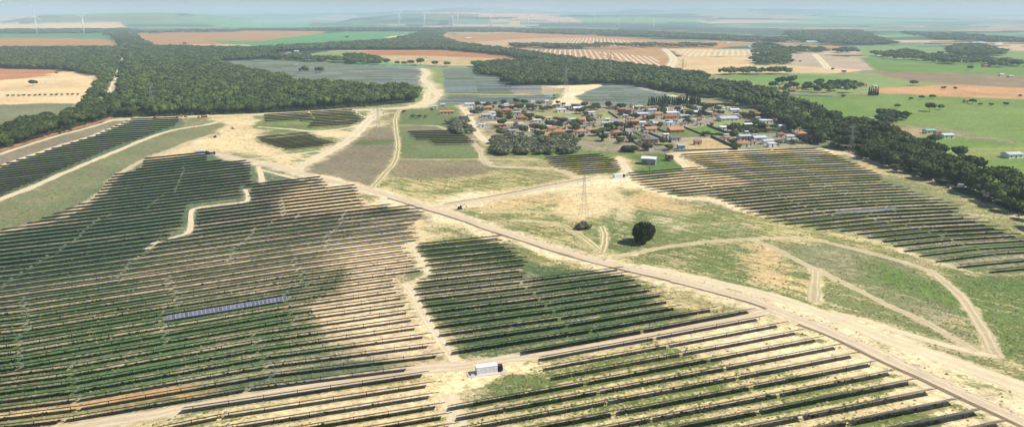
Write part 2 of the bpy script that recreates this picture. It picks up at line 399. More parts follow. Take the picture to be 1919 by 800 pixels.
R([(710,340),(722,334),(870,332),(960,315),(1010,314),(1100,333),(1000,350),(860,390),(800,380),(700,358)], (.17,.19,.06), (.52,.42,.21), .5, 4)
R([(800,372),(860,362),(960,355),(1090,335),(1172,328),(1190,345),(1150,352),(1040,360),(940,378),(880,400)], OLV, BSAND, .2, 6)
R([(905,262),(960,290),(1020,300),(1090,327),(1000,350),(960,315),(925,312)], (.2,.2,.075), (.44,.36,.19), .55, 4)
R([(925,262),(1000,272),(1160,286),(1260,288),(1290,319),(1180,330),(1125,292),(1020,295),(930,290)], (.14,.19,.055), (.2,.2,.09), .8, 3)
R([(1170,292),(1255,290),(1285,318),(1195,327)], (.11,.17,.045), GREEN, .9, 3)
R([(1140,293),(1175,293),(1200,328),(1170,330)], DRY, SAND, .3, 4)
# village plots
R([(870,196),(1000,188),(1200,196),(1320,186),(1440,205),(1540,245),(1580,272),(1440,281),(1260,287),(1160,287),(925,262),(895,235)], (.17,.185,.09), (.36,.29,.20), .5, 3)
R([(988,213),(1074,212),(1098,222),(1004,224)], YG, DRY, .6, 2)
R([(901,227),(986,228),(984,232),(905,231)], DRY, SAND, .3, 2)
R([(1012,242),(1050,240),(1082,246),(1070,258),(1020,254)], BROWN, ORANGE, .3, 2)
R([(1118,211),(1140,210),(1157,222),(1130,226)], YG, GREEN, .8, 2)
R([(1186,247),(1208,246),(1228,262),(1200,270)], (.12,.16,.055), GREEN, .8, 2)
R([(1228,242),(1290,240),(1318,254),(1262,258)], (.15,.19,.07), YG, .7, 2)
R([(1290,240),(1330,236),(1362,252),(1322,255)], (.13,.21,.05), YG, .8, 2)
R([(1275,258),(1332,257),(1380,279),(1290,283),(1262,270)], DRY, STRAW, .4, 2)
R([(1166,275),(1195,272),(1210,284),(1175,286)], BROWN, ORANGE, .4, 2)
R([(1330,205),(1400,204),(1402,210),(1345,213)], YG, GREEN, .7, 2)
R([(1400,210),(1438,213),(1436,220),(1405,218)], ORANGE, ORANGE, .4, 2)
R([(1330,228),(1400,226),(1400,236),(1345,238)], YG, GREEN, .7, 2)
R([(1370,258),(1392,264),(1388,270),(1375,266)], LUSH, GREEN, .9, 2)
R([(1400,236),(1460,232),(1480,246),(1440,254),(1380,250)], (.10,.15,.05), YG, .7, 2)
R([(1500,254),(1560,255),(1590,278),(1520,275)], (.16,.19,.1), (.28,.26,.18), .6, 2)
# --- behind the village
R([(398,116),(480,114),(580,117),(717,125),(787,129),(800,140),(790,165),(690,176),(640,163),(530,150),(420,126)], (.15,.19,.08), (.22,.2,.12), .65, 5)
R([(615,152),(670,153),(720,160),(700,164),(620,160)], (.17,.26,.055), YG, .8, 3)
R([(785,130),(832,130),(832,180),(870,196),(790,204),(770,192),(790,178),(800,160)], (.19,.24,.075), (.42,.38,.2), .7, 4)
R([(830,130),(900,128),(960,160),(1130,160),(1160,160),(1080,182),(1000,196),(840,190)], (.13,.18,.07), (.25,.24,.13), .7, 3)
R([(965,163),(1055,160),(1058,176),(965,178)], DRY, (.40,.33,.2), .3, 5)
R([(1020,162),(1100,160),(1136,156),(1120,166),(1080,180),(1100,197),(1016,198),(1050,180),(1056,166)], DRY, BSAND, .05, 5)
R([(1078,182),(1135,160),(1190,160),(1262,176),(1310,192),(1190,197),(1100,196)], (.14,.19,.07), (.3,.28,.16), .65, 3)
# --- right block
R([(1172,332),(1285,318),(1255,288),(1440,280),(1550,281),(1600,300),(1700,345),(1800,390),(1919,445),(2300,600),(2300,700),(1919,515),(1830,512),(1700,472),(1540,435),(1400,400),(1340,372),(1240,362)], (.16,.19,.085), (.42,.36,.22), .62, 3)
R([(1187,333),(1285,322),(1380,330),(1400,345),(1300,362),(1215,352)], OLV, SAND, .2, 4)
R([(1250,288),(1440,280),(1560,281),(1600,290),(1440,287),(1280,294),(1320,318),(1290,319)], DRY, SAND, .1, 2)
R([(1380,288),(1400,300),(1350,303),(1290,300)], DRY, SAND, .35, 4)
R([(1172,335),(1215,350),(1260,366),(1330,368),(1420,398),(1517,428),(1600,436),(1660,456),(1740,488),(1830,511),(1919,512),(2100,560),(1919,516),(1820,518),(1720,486),(1600,444),(1500,434),(1400,404),(1320,378),(1230,372),(1170,350)], DRY, BSAND, .08, 2.5)
R([(1560,282),(1600,300),(1700,345),(1800,390),(1919,440),(2100,520),(2100,480),(1919,415),(1800,362),(1700,325),(1600,287)], (.21,.22,.08), (.5,.4,.23), .6, 4)
R([(1600,300),(1680,315),(1690,330),(1640,325)], OLV, STRAW, .3, 6)
R([(1570,284),(1640,306),(1700,324),(1800,362),(1919,414),(2100,490),(2100,478),(1919,405),(1800,354),(1700,319),(1600,286)], DRY, (.62,.46,.29), .1, 2)
# --- middle grass around pylon and pine
R([(860,396),(900,388),(1040,362),(1190,350),(1240,372),(1400,404),(1600,446),(1730,490),(1800,540),(1860,640),(1870,665),(1690,630),(1440,575),(1240,520),(1110,482),(960,435)], (.18,.195,.065), (.50,.41,.2), .52, 5)
R([(1060,352),(1130,350),(1180,385),(1170,412),(1100,415),(1060,400),(1040,375)], DRY, SAND, .12, 5)
R([(920,370),(1050,362),(1060,380),(900,402)], OLV, STRAW, .35, 5)
R([(1180,352),(1260,372),(1300,392),(1240,400),(1160,378)], OLV, STRAW, .3, 5)
R([(1160,395),(1240,400),(1440,425),(1430,444),(1180,470),(1150,478),(1100,430)], (.145,.18,.06), (.42,.37,.2), .62, 5)
R([(1180,404),(1290,420),(1250,440)], OLV, (.55,.48,.3), .45, 5)
R([(1190,476),(1260,463),(1420,449),(1480,480),(1524,510),(1526,560),(1380,540),(1260,510)], (.135,.175,.055), (.44,.37,.19), .6, 5)
R([(1380,458),(1440,470),(1520,520),(1500,545),(1430,520)], OLV, STRAW, .35, 5)
R([(1440,450),(1560,456),(1700,497),(1790,550),(1835,655),(1760,630),(1640,560),(1520,500)], (.19,.20,.095), (.36,.31,.18), .6, 4)
R([(1545,512),(1640,562),(1820,655),(1700,622),(1545,575)], (.17,.19,.07), (.44,.38,.22), .6, 4)
R([(1620,480),(1680,500),(1780,550),(1750,570),(1640,530)], (.13,.19,.05), (.2,.22,.09), .8, 5)
R([(1780,512),(1919,515),(2200,600),(2200,900),(1940,760),(1870,665),(1850,600),(1800,545)], (.13,.18,.05), (.42,.37,.2), .7, 5)
R([(1800,515),(1919,520),(1919,545),(1840,540)], (.12,.185,.05), GREEN, .75, 6)
R([(1860,660),(1919,670),(2200,760),(2200,960),(1919,760),(1800,700)], (.22,.2,.08), (.55,.45,.25), .35, 5)
# --- big left solar block
R([(-700,600),(0,440),(50,426),(155,388),(225,328),(270,300),(392,286),(475,306),(600,336),(665,350),(700,385),(800,398),(790,455),(760,460),(800,515),(760,530),(800,590),(845,662),(840,680),(480,745),(0,840),(-700,1100)], (.12,.15,.08), (.32,.27,.17), .58, 3)
R([(-700,560),(0,440),(150,400),(270,300),(392,286),(470,306),(480,350),(360,395),(250,450),(180,540),(0,560),(-700,700)], (.075,.125,.065), (.19,.20,.12), .74, 14)
R([(470,345),(600,338),(540,365),(520,400),(440,420),(400,390)], (.13,.15,.09), (.28,.25,.17), .6, 8)
R([(540,362),(600,345),(660,354),(690,382),(700,395),(620,402),(520,405),(500,420),(525,390)], STRAW, SAND, .06, 6)
R([(640,405),(800,398),(790,452),(640,462),(560,470),(620,430)], (.17,.17,.11), (.46,.38,.24), .45, 6)
R([(520,470),(620,462),(750,458),(800,560),(840,655),(780,690),(690,700),(600,655),(570,590),(640,520),(580,490)], STRAW, (.70,.54,.33), .08, 8)
R([(300,480),(420,465),(620,470),(560,520),(560,560),(420,580),(320,540)], (.17,.17,.09), (.38,.32,.2), .5, 8)
R([(580,500),(640,500),(630,545),(560,550)], SHADEGRASS, (.2,.2,.1), .9, 6)
R([(-500,640),(0,560),(200,560),(320,600),(560,570),(600,640),(560,720),(300,760),(0,800),(-500,950)], (.085,.135,.05), (.36,.30,.17), .62, 14)
R([(220,740),(420,720),(360,738),(240,758),(100,770)], DRY, (.5,.27,.1), .15, 3)
R([(0,755),(240,755),(160,780),(0,800)], DRY, STRAW, .45, 4)
# lower strips
R([(-500,1000),(0,840),(150,800),(480,750),(800,700),(880,690),(840,740),(855,800),(900,900),(-500,1500)], (.2,.2,.07), (.62,.48,.26), .38, 5)
R([(480,757),(800,702),(815,735),(640,770),(400,800)], DRY, (.72,.58,.34), .1, 5)
# middle block
R([(760,458),(937,446),(975,470),(1005,500),(1160,507),(1220,543),(1290,590),(1100,640),(960,668),(850,665),(800,590),(790,520),(800,480)], (.08,.125,.05), (.34,.29,.17), .70, 4)
R([(790,480),(900,490),(1000,520),(1000,560),(860,570),(800,540)], (.16,.17,.09), (.38,.33,.2), .55, 6)
R([(1000,495),(1000,480),(970,462),(1110,492),(1190,512),(1300,545),(1420,575),(1290,592),(1220,545),(1160,508)], (.18,.19,.06), (.55,.43,.23), .5, 4)
R([(1240,545),(1300,550),(1400,575),(1330,586),(1280,575)], DRY, (.58,.46,.24), .4, 4)
R([(805,405),(850,412),(940,442),(900,446),(800,455)], (.2,.2,.08), (.5,.42,.23), .55, 4)
R([(690,358),(760,372),(860,405),(960,446),(937,446),(870,430),(808,412),(800,398),(700,388)], DRY, BSAND, .1, 4)
R([(790,412),(830,415),(800,455),(765,462)], DRY, SAND, .2, 4)
# bottom right block
R([(1000,690),(1100,660),(1431,592),(1500,620),(1640,680),(1800,755),(1919,810),(2000,1000),(850,1000),(850,800),(840,765),(960,740)], (.145,.175,.055), (.60,.48,.26), .50, 5)
R([(1230,640),(1431,592),(1520,625),(1660,690),(1720,720),(1600,700),(1400,655),(1300,650)], DRY, (.76,.62,.38), .07, 6)
R([(1620,680),(1720,715),(1919,815),(1919,880),(1800,800)], DRY, (.74,.60,.37), .15, 5)
R([(800,700),(960,680),(1010,680),(1025,700),(960,712),(880,740),(850,780),(820,760),(805,730)], DRY, (.74,.60,.34), .1, 3)
R([(960,712),(1030,700),(1045,722),(960,740),(930,745)], (.13,.17,.06), YG, .75, 3)
# sandy strip between blocks
R([(755,455),(772,456),(812,515),(785,528),(780,540),(812,600),(850,665),(880,690),(835,690),(790,600),(765,545),(752,530),(790,515)], DRY, (.66,.55,.31), .25, 2)
# verge of the main road
R([(470,300),(560,318),(730,362),(805,384),(960,434),(1110,480),(1335,535),(1440,566),(1600,604),(1919,720),(2200,830),(2200,980),(1919,812),(1800,750),(1600,655),(1480,600),(1420,580),(1240,530),(1090,495),(960,452),(850,415),(800,400),(690,362),(560,330),(470,306)], (.3,.27,.12), (.72,.59,.37), .17, 3)
R([(1620,618),(1680,640),(1760,676),(1919,748),(1919,790),(1740,700),(1640,650)], OLV, (.55,.46,.26), .45, 4)

def build_ground():
    yy = list(np.arange(850, 46, -1.25))
    Ys = [un(959.5, y)[1] for y in yy]
    y = Ys[-1]
    while y < 13500: y += 110; Ys.append(y)
    while y < 30000: y += 300; Ys.append(y)
    Ys = np.array(Ys)
    ts = np.concatenate([np.linspace(-2.2, -.86, 40)[:-1], np.linspace(-.86, .86, 1000), np.linspace(.86, 2.2, 40)[1:]])
    T, YY = np.meshgrid(ts, Ys)
    X = (T * (YY + 30)).ravel(); Y = YY.ravel()
    Z = height(X, Y)
    n, m = len(Ys), len(ts)
    idx = np.arange(n * m).reshape(n, m)
    Fc = np.stack([idx[:-1, :-1].ravel(), idx[:-1, 1:].ravel(), idx[1:, 1:].ravel(), idx[1:, :-1].ravel()], 1)
    me = mesh_np('ground', np.stack([X, Y, Z], 1), Fc)
    # default cover
    veg = np.empty((len(X), 3)); soil = np.empty((len(X), 3)); mx = np.full(len(X), .6)
    veg[:] = (.165, .185, .075); soil[:] = (.42, .35, .2)
    # far patchwork of fields
    far = Y > 1500
    xf = X[far]; yf = Y[far]
    ang = .25; gr = np.maximum(1, yf / 3200.) ** .85; yl = 3200 * np.log(yf / 1500.) * .8
    xl = xf / gr; xr = xl * math.cos(ang) - yl * math.sin(ang) * .3; yr = xl * math.sin(ang) * .12 + yl * math.cos(ang)
    xr = xr + 240 * (fbm(xr / 700, yr / 700, 21) - .5); yr = yr + 150 * (fbm(xr / 600, yr / 400, 22) - .5)
    cs, csy = 620., 300.
    gx = np.floor(xr / cs); gy = np.floor(yr / csy)
    best = np.full(xf.shape, 1e9); bid = np.zeros(xf.shape)
    for i in (-1, 0, 1):
        for j in (-1, 0, 1):
            cx = gx + i; cy = gy + j
            h1 = np.modf(np.abs(np.sin(cx * 127.1 + cy * 311.7) * 43758.5453))[0]; h2 = np.modf(np.abs(np.sin(cx * 269.5 + cy * 183.3) * 43758.5453))[0]
            d = ((cx + h1) * cs - xr) ** 2 + (((cy + h2) * csy - yr) * 1.35) ** 2
            q = d < best
            best[q] = d[q]; bid[q] = np.modf(h1[q] * 7.13 + h2[q] * 3.7)[0]
    pal = 1.25 * np.array([(.10,.20,.08), (.09,.17,.08), (.12,.26,.09), (.15,.17,.08), (.30,.23,.14), (.42,.30,.19), (.05,.075,.04), (.06,.09,.05), (.11,.19,.10), (.20,.19,.11), (.055,.08,.045), (.13,.23,.12)])
    c = pal[(bid * len(pal)).astype(int) % len(pal)]
    veg[far] = c; soil[far] = c * .85 + .02
    # woods scattered in the far land
    w = fbm(xr / 420, yr / 110, 31, 4) > .58
    vv = veg[far]; ss = soil[far]; vv[w] = (.035, .06, .035); ss[w] = (.045, .07, .04); veg[far] = vv; soil[far] = ss
    # where the land rises, the surveyed outlines were seen on the raised surface
    QX = X.copy(); QY = Y.copy(); up = Z > .5
    ax_, ay_ = pix(X[up], Y[up], Z[up]); ay_ = np.maximum(ay_, HOR + .6)
    a_ = (ax_ - 959.5) / F; b_ = (400 - ay_) / F; t_ = H / (sp - b_ * cp)
    QX[up] = a_ * t_; QY[up] = (cp + b_ * sp) * t_
    for k, (poly, vc, sc_, mf, soft) in enumerate(REG):
        wp = unA(poly)
        x0, y0 = wp.min(0) - soft * 3; x1, y1 = wp.max(0) + soft * 3
        sel = np.nonzero((QX > x0) & (QX < x1) & (QY > y0) & (QY < y1))[0]
        if not len(sel): continue
        xs = QX[sel]; ys = QY[sel]
        wob = soft * 1.6
        xs = xs + wob * (fbm(xs / (soft * 4), ys / (soft * 4), 50 + k, 3) - .5) * 2
        ys = ys + wob * (fbm(xs / (soft * 4), ys / (soft * 4), 150 + k, 3) - .5) * 2
        a = np.zeros(len(sel))
        J = [(0, 0), (.6, .3), (-.3, .6), (-.6, -.3), (.3, -.6)]
        for jx, jy in J: a += inside(xs + jx * soft, ys + jy * soft, wp)
        a /= len(J)
        for arr, v in ((veg, vc), (soil, sc_)):
            arr[sel] = arr[sel] * (1 - a[:, None]) + np.array(v)[None] * a[:, None]
        mx[sel] = mx[sel] * (1 - a) + mf * a
    # worn earth beside the roads and paths
    for pts, wd, amt in VERGES:
        wp = unA(pts)
        for (ax, ay), (bx, by) in zip(wp[:-1], wp[1:]):
            rr_ = wd * 1.6
            sel = np.nonzero((X > min(ax, bx) - rr_) & (X < max(ax, bx) + rr_) & (Y > min(ay, by) - rr_) & (Y < max(ay, by) + rr_))[0]
            if not len(sel): continue
            xs = X[sel]; ys = Y[sel]; dx, dy = bx - ax, by - ay; L = dx * dx + dy * dy
            t = np.clip(((xs - ax) * dx + (ys - ay) * dy) / max(L, 1e-6), 0, 1)
            d = np.hypot(xs - ax - t * dx, ys - ay - t * dy) / wd + (fbm(xs / 6, ys / 6, 77) - .5) * 1.0
            a = np.clip(1.25 - d, 0, 1) * amt
            mx[sel] = np.minimum(mx[sel], mx[sel] * (1 - a) + .02 * a)
            soil[sel] = soil[sel] * (1 - a[:, None] * .6) + np.array((.64, .52, .32)) * a[:, None] * .6
    # the noise of the material must not flip fully bare or fully grown places
    mm = .5 + (mx - .5) * 2.0
    for nm, arr in (('veg', veg), ('soil', soil)):
        at = me.attributes.new(nm, 'FLOAT_COLOR', 'POINT')
        at.data.foreach_set('color', np.concatenate([arr, np.ones((len(arr), 1))], 1).astype(np.float32).ravel())
    at = me.attributes.new('mixf', 'FLOAT', 'POINT'); at.data.foreach_set('value', mm.astype(np.float32))
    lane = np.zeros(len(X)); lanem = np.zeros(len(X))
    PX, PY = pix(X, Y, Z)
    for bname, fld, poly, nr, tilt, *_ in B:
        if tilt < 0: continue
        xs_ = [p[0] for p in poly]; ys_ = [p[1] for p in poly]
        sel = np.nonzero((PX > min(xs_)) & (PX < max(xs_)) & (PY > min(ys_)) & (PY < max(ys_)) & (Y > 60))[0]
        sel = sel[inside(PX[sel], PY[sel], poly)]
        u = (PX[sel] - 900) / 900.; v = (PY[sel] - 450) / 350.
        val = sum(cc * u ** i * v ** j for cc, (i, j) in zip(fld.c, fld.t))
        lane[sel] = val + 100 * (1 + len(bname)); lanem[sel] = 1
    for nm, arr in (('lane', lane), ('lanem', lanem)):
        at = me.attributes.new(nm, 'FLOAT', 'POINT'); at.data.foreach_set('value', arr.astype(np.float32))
    o = link('ground', me, M['ground']); tag(o, kind='structure')
    me.polygons.foreach_set('use_smooth', np.ones(len(me.polygons), bool))
    # tufts of grass and weeds standing on the near ground
    cand = np.nonzero((Y < 470) & (Y > 120) & (np.abs(X) < Y * .78 + 40))[0]
    pr = np.clip((mm[cand] - .12) * .9, 0.03, .8) * (.25 + 1.5 * fbm(X[cand] / 9, Y[cand] / 4, 61, 3) ** 2)
    cand = cand[rng.random(len(cand)) < pr * np.where(lanem[cand] > 0, .26, .55)]
    keep = np.ones(len(cand), bool)
    for pts, wd, _ in ROADLINES:
        wp = unA(pts)
        for (ax, ay), (bx, by) in zip(wp[:-1], wp[1:]):
            dx, dy = bx - ax, by - ay; L = dx * dx + dy * dy
            t = np.clip(((X[cand] - ax) * dx + (Y[cand] - ay) * dy) / max(L, 1e-6), 0, 1)
            keep &= np.hypot(X[cand] - ax - t * dx, Y[cand] - ay - t * dy) > wd / 2 + .8
    cand = cand[keep]; k = len(cand); print('tufts', k)
    tx = X[cand] + rng.normal(size=k) * .5; ty = Y[cand] + rng.normal(size=k) * .5; sz = .16 + .34 * rng.random(k) ** 2
    Vt = []
    for q in range(5):
        a = rng.random(k) * .9 + q * 1.257
        Vt.append(np.stack([tx + np.cos(a) * sz * 1.5, ty + np.sin(a) * sz * 1.1, np.zeros(k) - .03], 1))
    Vt.append(np.stack([tx + rng.normal(size=k) * .1, ty + rng.normal(size=k) * .1, sz * (.7 + .8 * rng.random(k))], 1))
    Vt = np.stack(Vt, 1).reshape(-1, 3); bb = np.arange(k) * 6
    Ft = np.concatenate([np.stack([bb + q, bb + (q + 1) % 5, bb + 5], 1) for q in range(5)])
    me2 = mesh_np('grass', Vt, Ft)
    cg = veg[cand] * (.55 + .8 * rng.random((k, 1))) * np.array((1.05, 1, .9)); dry = rng.random(k) < .1; cg[dry] = soil[cand][dry] * .6
    at = me2.attributes.new('veg', 'FLOAT_COLOR', 'POINT'); at.data.foreach_set('color', np.repeat(np.concatenate([cg, np.ones((k, 1))], 1), 6, 0).astype(np.float32).ravel())
    mg, ntg, bg_ = newmat('grass_tufts'); ntg.links.new(N(ntg, 'ShaderNodeAttribute', attribute_name='veg').outputs['Color'], bg_.inputs['Base Color']); bg_.inputs['Roughness'].default_value = .9
    tag(link('grass', me2, mg), 'short tufts of grass and weeds on the near ground', kind='stuff')
    b = MB().box(-60000, 60000, -40000, 60000, -3, -1.5).build('land_base', varied('land_base', (.14, .17, .07), .2, .01)); tag(b, kind='structure')

# ------------------------------------------------------------------ roads
def strip(name, pts, width, mat, z, wob=.25, kind='structure', smooth=True, parent=None):
    wp = unA(pts)
    # Catmull-Rom resample
    out = []
    n = len(wp)
    for i in range(n - 1):
        p0 = wp[max(i - 1, 0)]; p1 = wp[i]; p2 = wp[i + 1]; p3 = wp[min(i + 2, n - 1)]
        L = np.linalg.norm(p2 - p1); k = int(max(2, min(60, L / 4)))
        for t in np.linspace(0, 1, k, endpoint=False):
            out.append(.5 * ((2 * p1) + (-p0 + p2) * t + (2 * p0 - 5 * p1 + 4 * p2 - p3) * t * t + (-p0 + 3 * p1 - 3 * p2 + p3) * t ** 3))
    out.append(wp[-1]); out = np.array(out)
    tg = np.gradient(out, axis=0); tg /= np.maximum(np.linalg.norm(tg, axis=1), 1e-6)[:, None]
    nr = np.stack([-tg[:, 1], tg[:, 0]], 1)
    s = np.concatenate([[0], np.cumsum(np.linalg.norm(np.diff(out, axis=0), axis=1))])
    w = width[0] + (width[1] - width[0]) * s / s[-1] if isinstance(width, tuple) else np.full(len(s), width)
    wl = w / 2 * (1 + wob * (vnoise(s / 7, s * 0, hash(name) % 97) - .5) * 2)
    wr = w / 2 * (1 + wob * (vnoise(s / 7, s * 0 + 5, 13) - .5) * 2)
    Vv = []; 
    for i in range(len(out)):
        a = out[i] + nr[i] * wl[i]; b = out[i] - nr[i] * wr[i]
        Vv += [(a[0], a[1], z), (b[0], b[1], z)]
    Fc = [(2 * i + 1, 2 * i + 3, 2 * i + 2, 2 * i) for i in range(len(out) - 1)]
    me = mesh_np(name, Vv, Fc)
    uv = me.uv_layers.new(name='UVMap')
    co = np.zeros((len(me.loops), 2), np.float32)
    li = np.empty(len(me.loops), np.int32); me.loops.foreach_get('vertex_index', li)
    co[:, 0] = li % 2; co[:, 1] = s[li // 2] / 5
    uv.data.foreach_set('uv', co.ravel())
    o = link(name, me, mat, parent)
    if kind: tag(o, kind=kind)
    return o
MAIN = [(405,288),(430,296),(480,305),(530,316),(605,335),(655,347),(695,357),(730,367),(805,390),(855,405),(905,423),(960,441),(1035,465),(1110,487),(1185,505),(1260,523),(1335,542),(1410,562),(1440,574),(1502,600),(1565,625),(1665,672),(1740,707),(1815,742),(1919,792),(2100,880)]
ROADS = [
 ('road', MAIN, 6.2, 'road', .040, 4.5),
 ('road', [(805,390),(830,386),(880,378),(960,364),(1035,349),(1110,335),(1172,332)], 6, 'road', .036, 7),
 ('road', [(557,317),(592,297),(630,277),(660,258),(680,237),(695,222),(707,209)], (7, 12), 'tan_road', .034, 5),
 ('track', [(750,205),(741,222),(741,237),(745,262),(745,287),(737,307),(717,330),(698,351)], 4.6, 'track', .030, 4),
 ('road', [(212,225),(290,221),(380,218),(480,215),(580,210),(680,206),(750,203),(790,199)], (7, 10), 'tan_road', .032, 6),
 ('road', [(790,200),(822,182),(812,170),(805,160),(792,148),(800,136),(787,129)], (10, 12), 'tan_road', .028, 10),
 ('track', [(770,200),(797,190),(800,178),(806,170)], 8, 'tan_road', .026, 5),
 ('path', [(-300,392),(0,289),(100,257),(175,237),(212,225)], 4.5, 'tan_road', .026, 3),
 ('path', [(-300,420),(0,312),(100,277),(175,254),(245,226)], 4.5, 'tan_road', .024, 4),
 ('path', [(-300,500),(0,374),(50,355),(125,322),(200,291),(275,260),(325,244),(387,234),(410,228)], 5, 'tan_road', .026, 4),
 ('path', [(-200,490),(0,437),(50,424),(112,410),(155,385),(190,362),(210,337),(225,325),(265,302),(300,290),(350,268),(400,252)], 4, 'path', .024, 5),
 ('road', [(865,198),(880,220),(890,245),(905,261),(920,269)], 7, 'tan_road', .030, 5),
 ('path', [(880,260),(898,280),(905,300),(925,312),(960,314),(1040,316),(1075,330)], 4, 'path', .022, 6),
 ('path', [(745,299),(820,299),(905,298),(960,299),(1020,300)], 2.2, 'track', .018, 2),
 ('path', [(745,235),(817,236),(837,244)], 3.5, 'track', .018, 2),
 ('path', [(484,238),(540,242),(595,247),(665,238),(690,232)], 3.5, 'tan_road', .018, 4),
 ('path', [(480,262),(540,255),(590,250)], 2.5, 'tan_road', .016, 2),
 ('path', [(662,209),(690,226)], 5, 'tan_road', .022, 3),
 ('path', [(440,300),(500,296),(560,288),(625,279)], 3, 'tan_road', .020, 4),
 ('path', [(1147,482),(1185,475),(1260,461),(1335,452),(1435,446),(1490,446),(1540,452),(1615,470),(1690,490),(1740,507),(1770,527),(1797,552),(1820,580),(1835,605),(1850,632),(1866,664)], (2.4, 4.4), 'path', .030, 3),
 ('path', [(1412,450),(1440,460),(1490,485),(1522,502),(1565,522),(1615,547),(1665,572),(1727,600),(1777,627),(1830,658)], 3.2, 'path', .026, 2.5),
 ('path', [(1530,505),(1527,537),(1526,566)], 4.2, 'path', .022, 3),
 ('track', [(1200,498),(1300,520),(1440,553),(1590,605),(1665,637),(1765,672),(1919,727),(2200,830)], (5, 8), 'tan_road', .020, 5),
 ('path', [(1560,585),(1627,602),(1715,630),(1815,657),(1868,667)], 3.0, 'tan_road', .016, 3),
 ('track', [(960,412),(1040,418),(1080,435),(1125,470)], 3.5, 'track', .014, 2),
 ('track', [(1130,425),(1134,450),(1128,474)], 3.5, 'track', .012, 3),
 ('track', [(905,398),(990,396),(1080,404)], 3.0, 'track', .010, 2),
 ('road', [(-300,905),(0,835),(150,799),(325,770),(480,743),(630,717),(740,699),(805,690),(870,684),(960,671),(1060,660),(1185,637),(1310,611),(1385,597),(1440,583)], 5.0, 'road', .036, 1.5),
 ('track', [(764,457),(782,480),(805,515)], 2.6, 'tan_road', .022, 5),
 ('track', [(760,531),(775,552),(799,597),(817,625),(834,652),(852,678)], 2.8, 'tan_road', .022, 5),
 ('track', [(838,742),(850,775),(856,812)], 5, 'tan_road', .014, 4),
 ('path', [(460,355),(463,377),(410,384),(362,392),(358,418),(353,436),(325,445),(290,455),(277,467)], 2.4, 'tan_road', .020, 2),
 ('path', [(484,312),(490,330),(492,345)], 3.2, 'tan_road', .018, 4),
 ('path', [(488,318),(560,336),(640,352)], 2.8, 'tan_road', .016, 4),
 ('path', [(1160,296),(1172,312),(1185,332)], 5, 'tan_road', .016, 5),
 ('path', [(1255,288),(1275,302),(1290,318)], 5, 'tan_road', .016, 3),
 ('path', [(1262,287),(1350,283),(1440,281),(1540,280),(1590,284),(1640,303),(1700,322),(1800,358),(1919,410),(2100,490)], 4.5, 'tan_road', .018, 4),
 ('path', [(1185,162),(1240,175),(1300,190)], 9, 'tan_road', .018, 8),
 ('path', [(1525,100),(1540,115),(1553,130)], 14, 'tan_road', .020, 6),
 ('path', [(1245,92),(1262,110),(1250,132)], 18, 'tan_road', .020, 6),
 ('path', [(835,176),(900,177),(1000,179)], 6, 'track', .012, 4),
 ('road', [(186,212),(198,190),(210,165),(222,135),(228,118),(236,100)], 8, 'tan_road', .03, 1.5),
 ('path', [(535,147),(545,152),(556,163)], 9, 'path', .02, 4),
 ('path', [(597,138),(640,137),(695,134)], 5, 'track', .012, 4),
 ('village_street', [(1000,235),(1050,234),(1100,232),(1157,231),(1217,229),(1320,226),(1420,222)], 7, 'street', .030, 2),
 ('village_street', [(1150,222),(1160,233),(1178,244),(1182,262),(1200,272),(1226,283)], 6, 'street', .026, 2),
 ('village_street', [(868,228),(940,233),(1000,235)], 6, 'street', .022, 3),
 ('village_street', [(1210,247),(1230,258),(1262,266),(1330,257),(1420,253),(1480,250)], 5, 'street', .020, 2),
]
ROADLINES = [(r[1], r[2] if not isinstance(r[2], tuple) else max(r[2]), 0) for r in ROADS]
VERGES = [(r[1], (r[5] if r[0] == 'road' else r[5] * .22) + (r[2] if not isinstance(r[2], tuple) else sum(r[2]) / 2) / 2, .85) for r in ROADS if 'street' not in r[0]]
VERGES += [([(1040,360),(1180,372)], 4, .6), ([(1150,360),(1175,410)], 6, .6), ([(560,470),(760,458)], 5, .5)]
for nm, pts, w, mt, z, vg in ROADS:
    strip(nm, pts, w, M[mt], z)
def offs(pts, dx, dy): return [(x + dx, y + dy) for x, y in pts]
strip('ditch', offs([p for p in MAIN if p[0] >= 730][:9], -4, 4.2), 1.6, M['ditch'], .05, .5)
strip('ditch', offs([p for p in MAIN if 1190 < p[0] < 1450], -4, 5), 1.4, M['ditch'], .05, .5)
strip('ditch', offs([p for p in MAIN if p[0] >= 1500], -7, 7.5), 1.5, M['ditch'], .05, .5)
strip('ditch', offs(ROADS[1][1][1:6], 2, -3.6), 1.4, M['ditch'], .044, .5)
def berm(name, pts, w, h, mat):
    wp = unA(pts); b = MB()
    dense = []
    for a, c in zip(wp[:-1], wp[1:]):
        k = max(2, int(np.linalg.norm(c - a) / 5))
        dense += [a + (c - a) * t for t in np.linspace(0, 1, k, endpoint=False)]
    dense.append(wp[-1]); dense = np.array(dense)
    tg = np.gradient(dense, axis=0); tg /= np.linalg.norm(tg, axis=1)[:, None]; nr = np.stack([-tg[:, 1], tg[:, 0]], 1)
    vs = []
    for i, p in enumerate(dense):
        hh = h * (.6 + .8 * random.random()); ww = w * (.8 + .4 * random.random())
        for k, (o, z) in enumerate(((-ww / 2, -.05), (-ww / 5, hh), (ww / 5, hh * .95), (ww / 2, -.05))):
            q = p + nr[i] * o; vs.append((q[0], q[1], z))
    fs = [(4 * i + k, 4 * i + k + 1, 4 * i + k + 5, 4 * i + k + 4) for i in range(len(dense) - 1) for k in range(3)]
    b.poly(vs, fs); o = b.build(name, mat); tag(o, kind='structure'); return o
berm('earth_bank', [(-300,378),(0,283),(100,252),(172,233),(208,221)], 5, 1.1, M['earth'])

